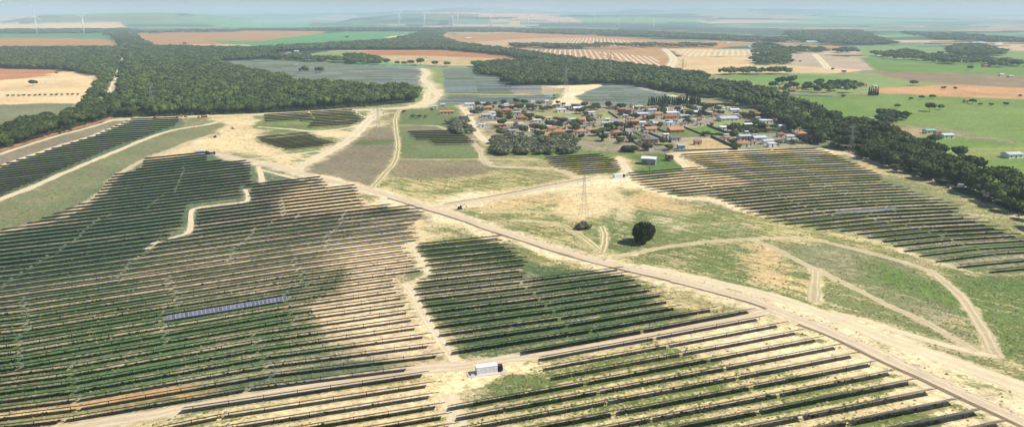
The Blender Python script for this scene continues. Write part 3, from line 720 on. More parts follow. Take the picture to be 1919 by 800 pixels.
# ------------------------------------------------------------------ crop rows in the orange fields
def croprows(poly, ang, pitch, w, frac=1.0):
    wp = unA(poly); c = wp.mean(0); d = np.array((math.cos(ang), math.sin(ang))); nn = np.array((-d[1], d[0]))
    r = np.abs(wp - c).max() * 1.6
    vs = []; fs = []
    for k in np.arange(-r, r, pitch):
        s = np.arange(-r, r, 25.); pts = c[None] + nn[None] * k + d[None] * s[:, None]
        m = inside(pts[:, 0], pts[:, 1], wp)
        i = 0
        while i < len(s):
            if m[i]:
                j = i
                while j + 1 < len(s) and m[j + 1]: j += 1
                if j > i:
                    a = pts[i] + d * random.uniform(0, 12); b = pts[j]
                    n0 = len(vs)
                    for q, o in ((a, -w / 2), (b, -w / 2), (b, w / 2), (a, w / 2)):
                        vs.append((*(q + nn * o), 0.05))
                    fs.append((n0, n0 + 1, n0 + 2, n0 + 3))
                i = j + 1
            else: i += 1
    return vs, fs
vs, fs = [], []
for poly, ang, pitch, w in (([(975,92),(1110,94),(1130,104),(1190,122),(1235,126),(1232,132),(1150,127),(1060,112)], 1.50, 14, 4.5),
                            ([(1112,96),(1235,108),(1238,126),(1196,122),(1134,104)], 1.49, 13, 5.5),
                            ([(880,80),(1000,72),(1110,71),(1215,79),(1215,88),(1060,89),(900,88)], 1.46, 15, 5),
                            ([(1255,93),(1408,94),(1410,105),(1285,107)], 1.29, 15, 6)):
    a, b = croprows(poly, ang, pitch, w); fs += [tuple(i + len(vs) for i in q) for q in b]; vs += a
o = MB().poly(vs, fs).build('crop_rows', M['plastic_rows']); tag(o, kind='stuff', label='pale strips of crop rows on the orange fields')

# ------------------------------------------------------------------ solar trackers
class Field:
    """row number as a smooth function of the survey position, fitted to traced rows"""
    def __init__(s, rows, terms):
        s.t = terms; A = []; B = []
        for n, pts in rows:
            for x, y in pts: A.append(s.basis(x, y)); B.append(n)
        A = np.array(A); B = np.array(B, float)
        lam = 1e-4
        s.c = np.linalg.solve(A.T @ A + lam * np.eye(A.shape[1]), A.T @ B)
    def basis(s, x, y):
        u = (x - 900) / 900.; v = (y - 450) / 350.
        return np.array([u ** i * v ** j for i, j in s.t])
    def __call__(s, x, y): return float(s.basis(x, y) @ s.c)
    def solve(s, x, n, ylo, yhi):
        a, b = ylo, yhi; fa, fb = s(x, a) - n, s(x, b) - n
        if fa > 0 or fb < 0: return None
        for _ in range(22):
            m = (a + b) / 2
            if s(x, m) - n > 0: b = m
            else: a = m
        return (a + b) / 2
T_lin = [(0, 0), (1, 0), (0, 1), (1, 1)]
T_q = T_lin + [(2, 0), (0, 2)]
T_c = T_q + [(2, 1), (1, 2), (0, 3), (3, 0)]
big = Field([(0, [(271,301),(330,295),(392,289)]), (5, [(215,331),(350,318),(470,307)]), (14, [(154,386),(375,361),(480,350),(602,338)]),
  (19, [(15,430),(150,416),(300,400),(365,393),(480,381),(530,371),(665,353)]), (28, [(0,517),(150,495),(300,468),(480,441),(555,427),(655,410),(795,402)]),
  (37, [(0,588),(240,551),(480,517),(555,507),(655,495),(772,487)]), (42, [(0,652),(175,627),(305,606),(540,568),(650,553),(745,534)]),
  (47, [(0,724),(132,704),(250,681),(480,641),(665,618),(792,602)]), (52, [(150,790),(250,771),(480,732),(705,700),(835,681)]), (53.2, [(100,817),(480,752)])], T_c)
B2POLY = [(-260,575),(-40,455),(15,428),(50,424),(154,384),(165,382),(210,332),(265,320),(271,299),(393,286),(390,305),(472,304),(476,345),(530,341),(602,335),(614,351),(667,350),(690,386),(772,388),(802,397),(795,410),(775,425),(782,437),(790,452),(756,455),(800,512),(800,519),(746,524),(756,545),(777,590),(792,614),(805,631),(817,648),(829,664),(840,683),(480,738),(250,779),(0,831),(-260,890)]
pathcut = [(455,352),(470,352),(468,382),(368,397),(364,440),(332,450),(320,441),(345,432),(354,388),(458,374)]
B = []
def block(name, field, poly, nrange, tilt=25., chord=None, desc='', cut=(), ys=None, tiltf=None, step=1): B.append((name, field, poly, nrange, tilt, chord, desc, cut, ys, tiltf, step))
block('B2', big, B2POLY, (0, 53), desc='large left block', cut=[pathcut])
low = Field([(0, [(797,703),(655,724),(480,752),(212,798)]), (1, [(807,724),(655,744),(480,773)]), (2, [(820,745),(655,766),(480,795)]), (3, [(832,765),(655,788)]), (4, [(843,783),(700,806)]), (5, [(850,800)])], T_lin)
block('B4', low, [(-50,860),(150,812),(480,745),(797,695),(808,712),(820,735),(832,755),(845,775),(856,800),(862,830),(-50,1050)], (0, 7), desc='bottom left block')
br = Field([(0, [(1010,677),(1167,650),(1345,615),(1431,598)]), (1, [(1025,695),(1147,670),(1360,631),(1435,617),(1455,613)]), (2, [(1041,713),(1260,672),(1380,648),(1479,628)]),
  (3, [(842,766),(960,746),(1135,715),(1335,676),(1440,656),(1534,639)]), (4, [(855,787),(960,768),(1210,716),(1370,688),(1440,677),(1565,653)]), (5, [(960,792),(1147,756),(1272,731),(1385,708),(1440,700),(1600,670)]),
  (6, [(1035,801),(1185,773),(1440,723),(1632,686)]), (7, [(1172,801),(1440,748),(1667,702)]), (8, [(1310,801),(1440,773),(1706,721)]), (9, [(1440,798),(1745,738)]), (10, [(1560,801),(1786,758)]), (11, [(1700,801),(1829,777)]), (12, [(1872,798)])], T_q)
block('B5', br, [(1008,668),(1431,590),(1433,604),(1458,605),(1482,620),(1536,632),(1567,646),(1602,663),(1634,679),(1669,695),(1708,714),(1747,731),(1788,751),(1831,770),(1874,791),(1960,840),(860,840),(858,790),(838,768),(842,757),(1000,735),(1036,716),(1022,697)], (0, 15), tilt=27., chord=2.75, desc='bottom right block')
mid = Field([(0, [(790,464),(880,453),(935,449)]), (5, [(800,507),(880,497),(975,486)]), (9, [(880,541),(960,532),(1157,509)]), (13, [(800,605),(880,594),(960,584),(1219,546)]), (17, [(845,661),(960,645),(1085,626),(1285,590)]), (18, [(997,661),(1160,632),(1335,602),(1417,581)])], T_q)
block('B3', mid, [(775,452),(937,444),(944,458),(960,467),(978,478),(996,492),(980,503),(988,517),(1000,524),(1157,502),(1178,512),(1206,528),(1222,541),(1240,550),(1257,560),(1272,572),(1287,585),(1417,575),(1419,584),(1160,638),(990,664),(850,665),(832,640),(800,590),(776,548),(788,522),(812,516),(800,490)], (0, 18), desc='middle block right of sandy track')
rt = Field([(0, [(1260,291),(1440,285),(1540,285)]), (7, [(1177,333),(1285,325),(1440,316),(1600,307)]), (14, [(1275,367),(1440,350),(1652,334)]), (26, [(1459,417),(1615,404),(1800,390)]), (28.5, [(1540,431),(1830,414)]), (30, [(1617,441),(1852,424)]), (35, [(1737,485),(1919,467)]), (38, [(1830,509),(1919,500)])], T_q)
block('B6', rt, [(1175,329),(1284,318),(1325,317),(1290,300),(1258,288),(1440,281),(1540,282),(1592,306),(1654,331),(1655,342),(1710,362),(1762,378),(1805,390),(1790,402),(1832,413),(1855,421),(1892,436),(1919,446),(2100,500),(2150,560),(1919,513),(1830,511),(1793,501),(1763,493),(1735,486),(1693,470),(1653,453),(1613,442),(1597,435),(1538,432),(1514,427),(1456,418),(1393,396),(1333,368),(1272,368),(1232,360),(1207,351),(1184,338)], (0, 44), desc='right block by tree belt')
b7 = Field([(0, [(1020,299),(1122,294)]), (8, [(1090,326),(1162,320)])], T_lin[:3])
block('B7', b7, [(1018,297),(1122,292),(1157,305),(1166,322),(1088,328),(1070,320),(1043,316)], (0, 8), chord=3.8, desc='small block before village scrub')
b8 = Field([(0, [(762,250),(855,249)]), (7, [(815,272),(887,270)])], T_lin[:3])
block('B8', b8, [(760,248),(856,247),(890,268),(888,273),(812,273),(805,266),(778,263)], (0, 7), chord=3.5, desc='small block left of village road')
b9 = Field([(0, [(480,261),(575,252)]), (11, [(535,282),(630,273)])], T_lin[:3])
block('B9', b9, [(476,260),(576,250),(592,260),(636,272),(536,284),(510,276),(492,270)], (0, 11), chord=2.5, desc='fan shaped block by sand clearing')
b10 = Field([(0, [(495,218),(662,209)]), (9, [(577,240),(655,235)])], T_lin[:3])
block('B10', b10, [(492,216),(662,207),(688,226),(656,237),(574,241),(586,228),(494,232)], (0, 10), chord=3.5, desc='block under the forest edge')
b1 = Field([(0, [(245,227),(335,222)]), (10, [(175,262),(245,258),(290,254)]), (24, [(-60,343),(0,338),(75,332)]), (31, [(-60,374),(0,370)])], T_lin)
block('B1', b1, [(247,225),(337,220),(334,236),(277,256),(205,283),(130,316),(62,345),(0,371),(-200,450),(-260,415),(0,314),(100,281),(175,257)], (0, 44), chord=3.5, desc='narrow block at left edge')
def farfield(y0, y1, n, xs): return Field([(0, [(xs[0], y0 + 1), (xs[1], y0)]), (n, [(xs[0], y1 + 1), (xs[1], y1)]), (n * .42, [(xs[0], y0 + (y1 - y0) * .32 + 1), (xs[1], y0 + (y1 - y0) * .32)])][:2], T_lin[:3])
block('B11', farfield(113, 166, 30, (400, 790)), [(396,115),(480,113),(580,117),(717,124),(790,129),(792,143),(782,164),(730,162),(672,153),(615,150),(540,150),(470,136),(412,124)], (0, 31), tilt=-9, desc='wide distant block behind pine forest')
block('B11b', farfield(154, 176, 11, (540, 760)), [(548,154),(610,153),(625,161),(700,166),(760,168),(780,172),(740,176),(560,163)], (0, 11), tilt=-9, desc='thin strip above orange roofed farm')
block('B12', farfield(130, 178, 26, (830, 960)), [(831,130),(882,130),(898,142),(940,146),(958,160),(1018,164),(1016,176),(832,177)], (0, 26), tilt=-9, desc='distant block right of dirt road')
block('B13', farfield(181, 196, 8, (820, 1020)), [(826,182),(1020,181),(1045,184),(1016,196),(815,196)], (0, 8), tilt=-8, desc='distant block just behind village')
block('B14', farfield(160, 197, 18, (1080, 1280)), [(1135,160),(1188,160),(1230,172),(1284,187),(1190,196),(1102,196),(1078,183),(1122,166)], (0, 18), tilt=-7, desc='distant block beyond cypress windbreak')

build_ground()
def slab_mesh(L, chord, th, tilt, name):
    """module table along +x, centred, tilted about x; uv in modules"""
    t = math.radians(tilt)
    cy, cz = math.cos(t) * chord / 2, math.sin(t) * chord / 2
    ny, nz = math.sin(t) * th, math.cos(t) * th          # far edge is low for positive tilt
    # near edge (-y) high
    v = [(-L/2, -cy, cz), (L/2, -cy, cz), (L/2, cy, -cz), (-L/2, cy, -cz)]
    w = [(a, b - ny, c - nz) for a, b, c in v]
    me = bpy.data.meshes.new(name)
    me.from_pydata(v + w, [], [(0, 1, 2, 3), (7, 6, 5, 4), (0, 4, 5, 1), (1, 5, 6, 2), (2, 6, 7, 3), (3, 7, 4, 0)])
    uv = me.uv_layers.new(name='UVMap'); nm = max(1, round(L / 1.35))
    for i, c in enumerate(((0, 0), (nm, 0), (nm, 1), (0, 1))): uv.data[i].uv = c
    for i in range(4, 24): uv.data[i].uv = (.5, .5)
    return me
post_me = {}
def post_mesh(h):
    k = round(h, 1)
    if k not in post_me:
        b = MB().box(-.07, .07, -.07, .07, -.05, k); me = bpy.data.meshes.new('post'); me.from_pydata(b.v, [], b.f); me.materials.append(M['dsteel']); post_me[k] = me
    return post_me[k]
mb = MB().box(-.35, .35, -.2, .2, -.25, .35); motor_me = bpy.data.meshes.new('drive_motor'); motor_me.from_pydata(mb.v, [], mb.f); motor_me.materials.append(M['steel'])
slab_cache = {}
nrows = 0
def make_row(wp, chord, tilt, label, group, dist, facing=None):
    """wp: world polyline of one tracker row"""
    global nrows; nrows += 1
    seg = np.linalg.norm(np.diff(wp, axis=0), axis=1); s = np.concatenate([[0], np.cumsum(seg)]); L = s[-1]
    at = lambda q: np.array((np.interp(q, s, wp[:, 0]), np.interp(q, s, wp[:, 1])))
    hub = 1.55 if dist < 900 else 1.7
    a0 = at(0); root = empty('solar_tracker_row', (a0[0], a0[1], 0))
    tag(root, label, 'solar tracker', group)
    n = max(1, round(L / 44)); tl = L / n
    mids = []
    for i in range(n):
        a, b = at(i * tl), at((i + 1) * tl); c = (a + b) / 2 - a0; ang = math.atan2(b[1] - a[1], b[0] - a[0])
        Lt = np.linalg.norm(b - a) - (1.3 if n > 1 else 0)
        tt = tilt + random.uniform(-1.2, 1.2)
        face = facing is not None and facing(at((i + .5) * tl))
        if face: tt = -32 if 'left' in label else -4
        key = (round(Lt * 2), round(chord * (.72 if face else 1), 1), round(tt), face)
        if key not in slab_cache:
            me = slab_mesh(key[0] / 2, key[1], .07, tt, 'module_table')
            me.materials.append(M['module_reflect'] if face else (M['module_far'] if tilt < 0 else M['module'])); me.materials.append(M['backsheet'])
            for k, p in enumerate(me.polygons): p.material_index = 0 if k == 0 else 1
            slab_cache[key] = me
        o = bpy.data.objects.new('module_table', slab_cache[key]); COL.objects.link(o); o.parent = root
        o.location = (c[0], c[1], hub); o.rotation_euler = (0, 0, ang)
        if dist < 420 and i < n - 1:
            mo = bpy.data.objects.new('drive_motor', motor_me); COL.objects.link(mo); mo.parent = root
            mo.location = (b[0] - a0[0], b[1] - a0[1], hub); mo.rotation_euler = (0, 0, ang)
    # torque tube follows the whole row
    if dist < 700:
        k = max(1, n); tb = MB()
        pts = [at(i * tl) - a0 for i in range(k + 1)]
        d0 = (pts[1] - pts[0]) / np.linalg.norm(pts[1] - pts[0]); d1 = (pts[-1] - pts[-2]) / np.linalg.norm(pts[-1] - pts[-2])
        pts[0] = pts[0] - d0 * .6; pts[-1] = pts[-1] + d1 * .9
        vsx = []; fsx = []
        for i, p in enumerate(pts):
            d = d0 if i == 0 else (d1 if i == len(pts) - 1 else (pts[i + 1] - pts[i - 1]) / np.linalg.norm(pts[i + 1] - pts[i - 1]))
            q = np.array((-d[1], d[0])) * .07
            vsx += [(p[0] - q[0], p[1] - q[1], hub - .24), (p[0] + q[0], p[1] + q[1], hub - .24), (p[0] + q[0], p[1] + q[1], hub - .10), (p[0] - q[0], p[1] - q[1], hub - .10)]
        for i in range(len(pts) - 1):
            for j in range(4): fsx.append((4 * i + j, 4 * i + (j + 1) % 4, 4 * i + 4 + (j + 1) % 4, 4 * i + 4 + j))
        fsx += [(3, 2, 1, 0), tuple(4 * (len(pts) - 1) + j for j in range(4))]
        tb.poly(vsx, fsx).build('torque_tube', M['dsteel'], root)
    if dist < 290:
        for q in np.arange(2.0, L - 1, 8.8):
            p = at(q) - a0
            o = bpy.data.objects.new('post', post_mesh(hub - .2)); COL.objects.link(o); o.parent = root; o.location = (p[0], p[1], 0)

for name, fld, poly, (n0, n1), tilt, chord, desc, cuts, ys, tiltf, step in B:
    pa = [tuple(p) for p in poly]
    xs = [p[0] for p in pa]; ylo = min(p[1] for p in pa) - 14; yhi = max(p[1] for p in pa) + 14
    runs = []
    for n in range(n0, n1 + 1):
        if tilt < 0 and name != 'B11b' and random.random() < .15: continue
        dx = 3.0 if max(xs) - min(xs) < 500 else 4.0
        cur = []; X = min(xs)
        jit = random.uniform(-1.5, 1.5)
        X += jit
        while X <= max(xs) + dx:
            y = fld.solve(X, n, ylo, yhi)
            ok = y is not None and inpoly(X, y, pa) and not any(inpoly(X, y, c) for c in cuts)
            if ok: cur.append((X, y))
            if (not ok or X + dx > max(xs) + dx) and cur:
                if len(cur) >= 4: runs.append((n, cur))
                cur = []
            X += dx
    tot = len(set(n for n, _ in runs)); ns = sorted(set(n for n, _ in runs), reverse=True)
    byn = {}
    for n, c in runs: byn.setdefault(n, []).append(c)
    for n in ns:
        lst = byn[n]
        lst = [c for c in lst if np.linalg.norm(np.array(un(*c[0])) - np.array(un(*c[-1]))) > 14]
        for j, c in enumerate(lst):
            wp = unA(c)
            # keep rows gently smooth and decimated
            wp = wp[::3] if len(wp) > 12 else wp[[0, -1]]
            if len(wp) > 2 and np.linalg.norm(wp[-1] - unA([c[-1]])[0]) > 1: wp = np.vstack([wp, unA([c[-1]])])
            mdp = c[len(c) // 2]; y2 = fld.solve(mdp[0], n + 1, ylo, yhi + 60) or mdp[1] + 8
            pitch = abs(un(mdp[0], mdp[1])[1] - un(mdp[0], y2)[1]) * .95
            ch = chord or min(3.7, max(2.6, pitch * .46))
            dist = float(np.hypot(*wp.mean(0)))
            side = '' if len(lst) == 1 else (' left part,', ' right part,', ' far right part,', ' last part,')[min(j, 3)]
            k = ns.index(n) + 1
            label = f'solar panel row in {desc},{side} {ordn(k)} from its near edge'
            words = label.split()
            if len(label.split()) > 16: label = f'{desc},{side} solar panel row {ordn(k)} from near edge'
            fac = None
            if name == 'B2' and n == 42: fac = lambda p: 300 < pix(p[0], p[1])[0] < 545; label = 'long solar panel row in the large left block with one pale section tilted up'
            if name == 'B6' and n == 25: fac = lambda p: 1550 < pix(p[0], p[1])[0] < 1665
            tl_ = tilt
            if name == 'B2' and n in (21, 22, 24, 26, 27): tl_ = tilt
            make_row(wp, ch, tl_, label, 'solar tracker rows of the solar farm', dist, fac)
print('tracker rows', nrows)

# ------------------------------------------------------------------ trees
ICO_V = None
def ico(sub):
    import bmesh
    bm = bmesh.new(); bmesh.ops.create_icosphere(bm, subdivisions=sub, radius=1.0)
    v = np.array([x.co[:] for x in bm.verts]); f = np.array([[q.index for q in x.verts] for x in bm.faces]); bm.free()
    return v, f
I1 = ico(1); I2 = ico(2)
def crown_arrays(seed, w, h, lobes, clumps, size, shape='pine', core=I2):
    """crown around origin, base z=0, total height h, width w; returns verts, tris, tone per vertex"""
    r = np.random.default_rng(seed)
    L = []
    for k in range(lobes):
        a = 2 * math.pi * (k + r.random() * .7) / lobes; q = (.18 + .34 * r.random()) * w if k else 0
        if shape == 'pine':
            rad = w * (.24 + .10 * r.random()) if k else w * .34; rz = h * (.40 + .12 * r.random())
            L.append((q * math.cos(a), q * math.sin(a), h * .55 - (q / w) ** 2 * h * .9 + (0.08 * h * r.random()), rad, rz))
        elif shape == 'cypress':
            z = h * (k + .5) / lobes; rad = w * .5 * (1 - (k / lobes) ** 2 * .8) * (.8 + .3 * r.random())
            L.append((r.normal() * .05 * w, r.normal() * .05 * w, z, rad, h / lobes * .9))
        else:
            rad = w * (.26 + .12 * r.random()) if k else w * .33; rz = h * (.28 + .12 * r.random())
            L.append((q * math.cos(a), q * math.sin(a), h * (.4 + .25 * r.random()) if k else h * .55, rad, rz))
    Vs = []; Fs = []; Ts = []; n0 = 0
    for (x, y, z, rad, rz) in L:
        v = core[0].copy(); d = .86 + .22 * r.random(len(v))
        v = v * d[:, None] * np.array((rad, rad, rz)) * .88 + np.array((x, y, z)); v[:, 2] = np.maximum(v[:, 2], h * .04)
        Vs.append(v); Fs.append(core[1] + n0); n0 += len(v); Ts.append(np.full(len(v), .35 + .3 * r.random()) + .2 * (r.random(len(v)) - .5))
    m = clumps
    li = r.integers(0, len(L), m); La = np.array(L)[li]
    n = r.normal(size=(m, 3)); n[:, 2] = np.abs(n[:, 2]) * .9 - .15; n /= np.linalg.norm(n, axis=1)[:, None]
    c = La[:, :3] + n * La[:, [3, 3, 4]] * (.82 + .3 * r.random(m))[:, None]; c[:, 2] = np.maximum(c[:, 2], h * .03)
    nn = n + r.normal(size=(m, 3)) * .75; nn /= np.linalg.norm(nn, axis=1)[:, None]
    u = np.cross(nn, r.normal(size=(m, 3))); u /= np.linalg.norm(u, axis=1)[:, None]; v2 = np.cross(nn, u)
    s = size * (.6 + .8 * r.random(m))[:, None]
    P4 = np.stack([c - u * s, c - v2 * s * .7 + nn * s * .2, c + u * s, c + v2 * s * .7 + nn * s * .2], 1).reshape(-1, 3)
    t = r.random(m); T4 = np.repeat(t, 4)
    b = n0 + np.arange(m) * 4
    Fq = np.concatenate([np.stack([b, b + 1, b + 2], 1), np.stack([b, b + 2, b + 3], 1)])
    return np.concatenate(Vs + [P4]), np.concatenate(Fs + [Fq]), np.concatenate(Ts + [T4])
def tone_mesh(name, V, Fc, T, mat):
    me = mesh_np(name, V, Fc); at = me.attributes.new('tone', 'FLOAT', 'POINT'); at.data.foreach_set('value', T.astype(np.float32))
    me.materials.append(mat); return me
def trunk_mesh(h, r0, spread, seed, mat, limbs=4, name='trunk'):
    rr = random.Random(seed); b = MB(); lean = (rr.uniform(-.08, .08) * h, rr.uniform(-.08, .08) * h)
    b.bar((0, 0, -.1), (lean[0], lean[1], h * .62), r0 * 2, r0 * 1.3, 6)
    for k in range(limbs):
        a = 2 * math.pi * (k + rr.random() * .6) / limbs
        z0 = h * (.45 + .15 * rr.random())
        b.bar((lean[0] * z0 / h / .62, lean[1] * z0 / h / .62, z0), (spread * math.cos(a), spread * math.sin(a), h * (.85 + .2 * rr.random())), r0 * 1.0, r0 * .4, 5)
    me = bpy.data.meshes.new(name); me.from_pydata(b.v, [], b.f); me.materials.append(mat); return me
KIND = {}
def kinds(key, name, mat, w, h, hc, zc, lobes, clumps, size, shape, nvar, bark='bark', core=I2):
    KIND[key] = (name, [(tone_mesh(name + '_crown', *crown_arrays(hash_(key) + i, w, hc, lobes, clumps, size, shape, core), M[mat]), trunk_mesh(h, w * .028, w * .25, i, M[bark])) for i in range(nvar)], zc, w, h)
def hash_(s): return sum(ord(c) * (i + 3) for i, c in enumerate(s)) * 7
kinds('pine', 'stone_pine', 'pine', 10, 9, 5.2, 3.9, 8, 620, .55, 'pine', 7)
kinds('round', 'broadleaf_tree', 'broadleaf', 8, 7, 6.2, 1.0, 7, 420, .5, 'round', 6)
kinds('olive', 'olive_bush', 'olive', 6, 4.2, 4.0, .25, 6, 300, .42, 'round', 5, 'greybark')
kinds('cypress', 'cypress_tree', 'hedge', 2.6, 9, 9.0, .3, 7, 200, .4, 'cypress', 3)
TREES = []   # (kind, X, Y, scale, group, place)
def plant(kind, X, Y, s, place): TREES.append((kind, X, Y, s, place))
def plantpx(kind, x, y, wpx, place):
    X, Y = un(x, y); d = Y * cp + H * sp; w = wpx * d / F * (.70 if kind != 'cypress' else 1.3)
    plant(kind, X, Y, w / KIND[kind][3], place)
def scatter(poly, spacing, keep=1.0, jit=.45, avoid=()):
    wp = unA(poly); x0, y0 = wp.min(0); x1, y1 = wp.max(0)
    gx, gy = np.meshgrid(np.arange(x0, x1, spacing), np.arange(y0, y1, spacing * .87))
    gx = gx + (np.arange(gx.shape[0])[:, None] % 2) * spacing / 2
    gx = gx.ravel() + (rng.random(gx.size) - .5) * 2 * jit * spacing; gy = gy.ravel() + (rng.random(gy.size) - .5) * 2 * jit * spacing
    m = inside(gx, gy, wp) & (rng.random(gx.size) < keep)
    for p in avoid: m &= ~inside(gx, gy, unA(p))
    return np.stack([gx[m], gy[m]], 1)

# the right-hand tree belt
BELT = [(1320,158),(1400,168),(1470,186),(1500,205),(1560,226),(1640,248),(1720,276),(1790,315),(1850,335),(1925,362),(2060,425),(2060,480),(1905,404),(1800,364),(1700,326),(1600,294),(1555,278),(1500,252),(1440,226),(1400,205),(1330,184)]
beltpts = scatter(BELT, 12.2, .93)
PB = sorted([(float(np.hypot(*p)), p[0], p[1]) for p in beltpts])
for d, x, y in PB[:185]: plant('pine', x, y, random.uniform(.85, 1.3), 'in the tree belt by the right block')
far_pts = [(x, y) for d, x, y in PB[185:]]
# left roadside pines
LP = [(-60,262),(0,250),(60,236),(130,222),(160,205),(215,198),(222,216),(175,230),(105,252),(0,282),(-60,300)]
for p in scatter(LP, 10.5, .93): plant('pine', p[0], p[1], random.uniform(.85, 1.25), 'along the road at the left edge')
# front row of the pine forest
FE = [(222,214),(300,209),(480,203),(560,197),(680,188),(760,182),(786,184),(775,192),(690,199),(560,207),(480,212),(300,218),(225,221)]
for p in scatter(FE, 11.5, .95): plant('pine', p[0], p[1], random.uniform(.8, 1.15), 'in the front edge of the pine forest')
# lone trees in the fields
for x, y, w in ((1742,209,24),(1762,206,14),(1751,272,28),(1768,312,24),(1727,187,12),(1747,186,13),(1706,188,9),(1822,195,14),(1837,198,8),(1857,199,9),(1885,198,10),(1580,183,9),(1818,132,14),(1460,135,11),(1581,137,9),(1681,203,12),(1712,161,16),(1769,168,10),(1912,182,8),(1790,168,8),(1499,117,6),(1704,217,9),(1800,300,18),(1783,306,16),(1798,312,14)):
    plantpx('pine' if w > 11 else 'round', x, y, w, 'standing in the green fields at right')
for x, y, w in ((571,138,16),(600,138,15)): plantpx('pine', x, y, w, 'between the distant panels behind the forest')
for x, w in ((726,18),(745,12),(757,12),(770,16),(789,20),(816,17),(838,14)): plantpx('pine', x, 122 + (x - 726) * .03, w, 'along the top of the distant panels')
plantpx('pine', 62, 162, 17, 'alone in the wheat field at left')
plantpx('round', 106, 139, 6, 'near the dark woods at left')
for i, x in enumerate((15,25,35,45,55,66,75,85,97,106,116,127,136,146)): plantpx('round', x, 182 - x * .02, 6.5, 'in the hedge line across the wheat field')
for x, y in ((319,88),(346,84),(650,72),(1560,132),(1530,165)): plantpx('round', x, y, 7, 'on the distant fields')
for x, y, w in ((1190,160,12),(1173,160,9)): plantpx('olive', x, y, w, 'above the distant panels')
# scrub left of and below the village
for p in scatter([(925,262),(950,258),(1000,262),(1050,268),(1075,275),(1090,288),(1020,291),(930,292),(915,280)], 6.5, .95): plant('olive', p[0], p[1], random.uniform(.8, 1.35), 'in the grey scrub below the village')
for p in scatter([(838,232),(870,222),(888,248),(878,256),(845,250)], 7, .9): plant('olive', p[0], p[1], random.uniform(.8, 1.3), 'in the scrub left of the village road')
for p in scatter([(1030,255),(1090,258),(1092,268),(1035,266)], 6.5, .85): plant('olive', p[0], p[1], random.uniform(.7, 1.1), 'behind the white shed')
for x, y, w in ((775,222,12),(786,222,10),(797,221,9),(757,212,9),(810,208,7)): plantpx('round', x, y, w, 'beside the long red roofed barn')
# windbreak of cypresses behind the village
for x in np.arange(1216, 1312, 3.6): plantpx('cypress', x + random.uniform(-.8, .8), 197.5 + random.uniform(-.7, .7), random.uniform(3.0, 4.2), 'in the windbreak behind the village')
for x in np.arange(1628, 1645, 4): plantpx('cypress', x, 180, 3.2, 'beside the far farm')
for x, y in ((1154,247),(1128,266),(1146,248),(1182,262),(1170,250),(1180,268)): plantpx('cypress', x, y, 3.4, 'among the village houses')

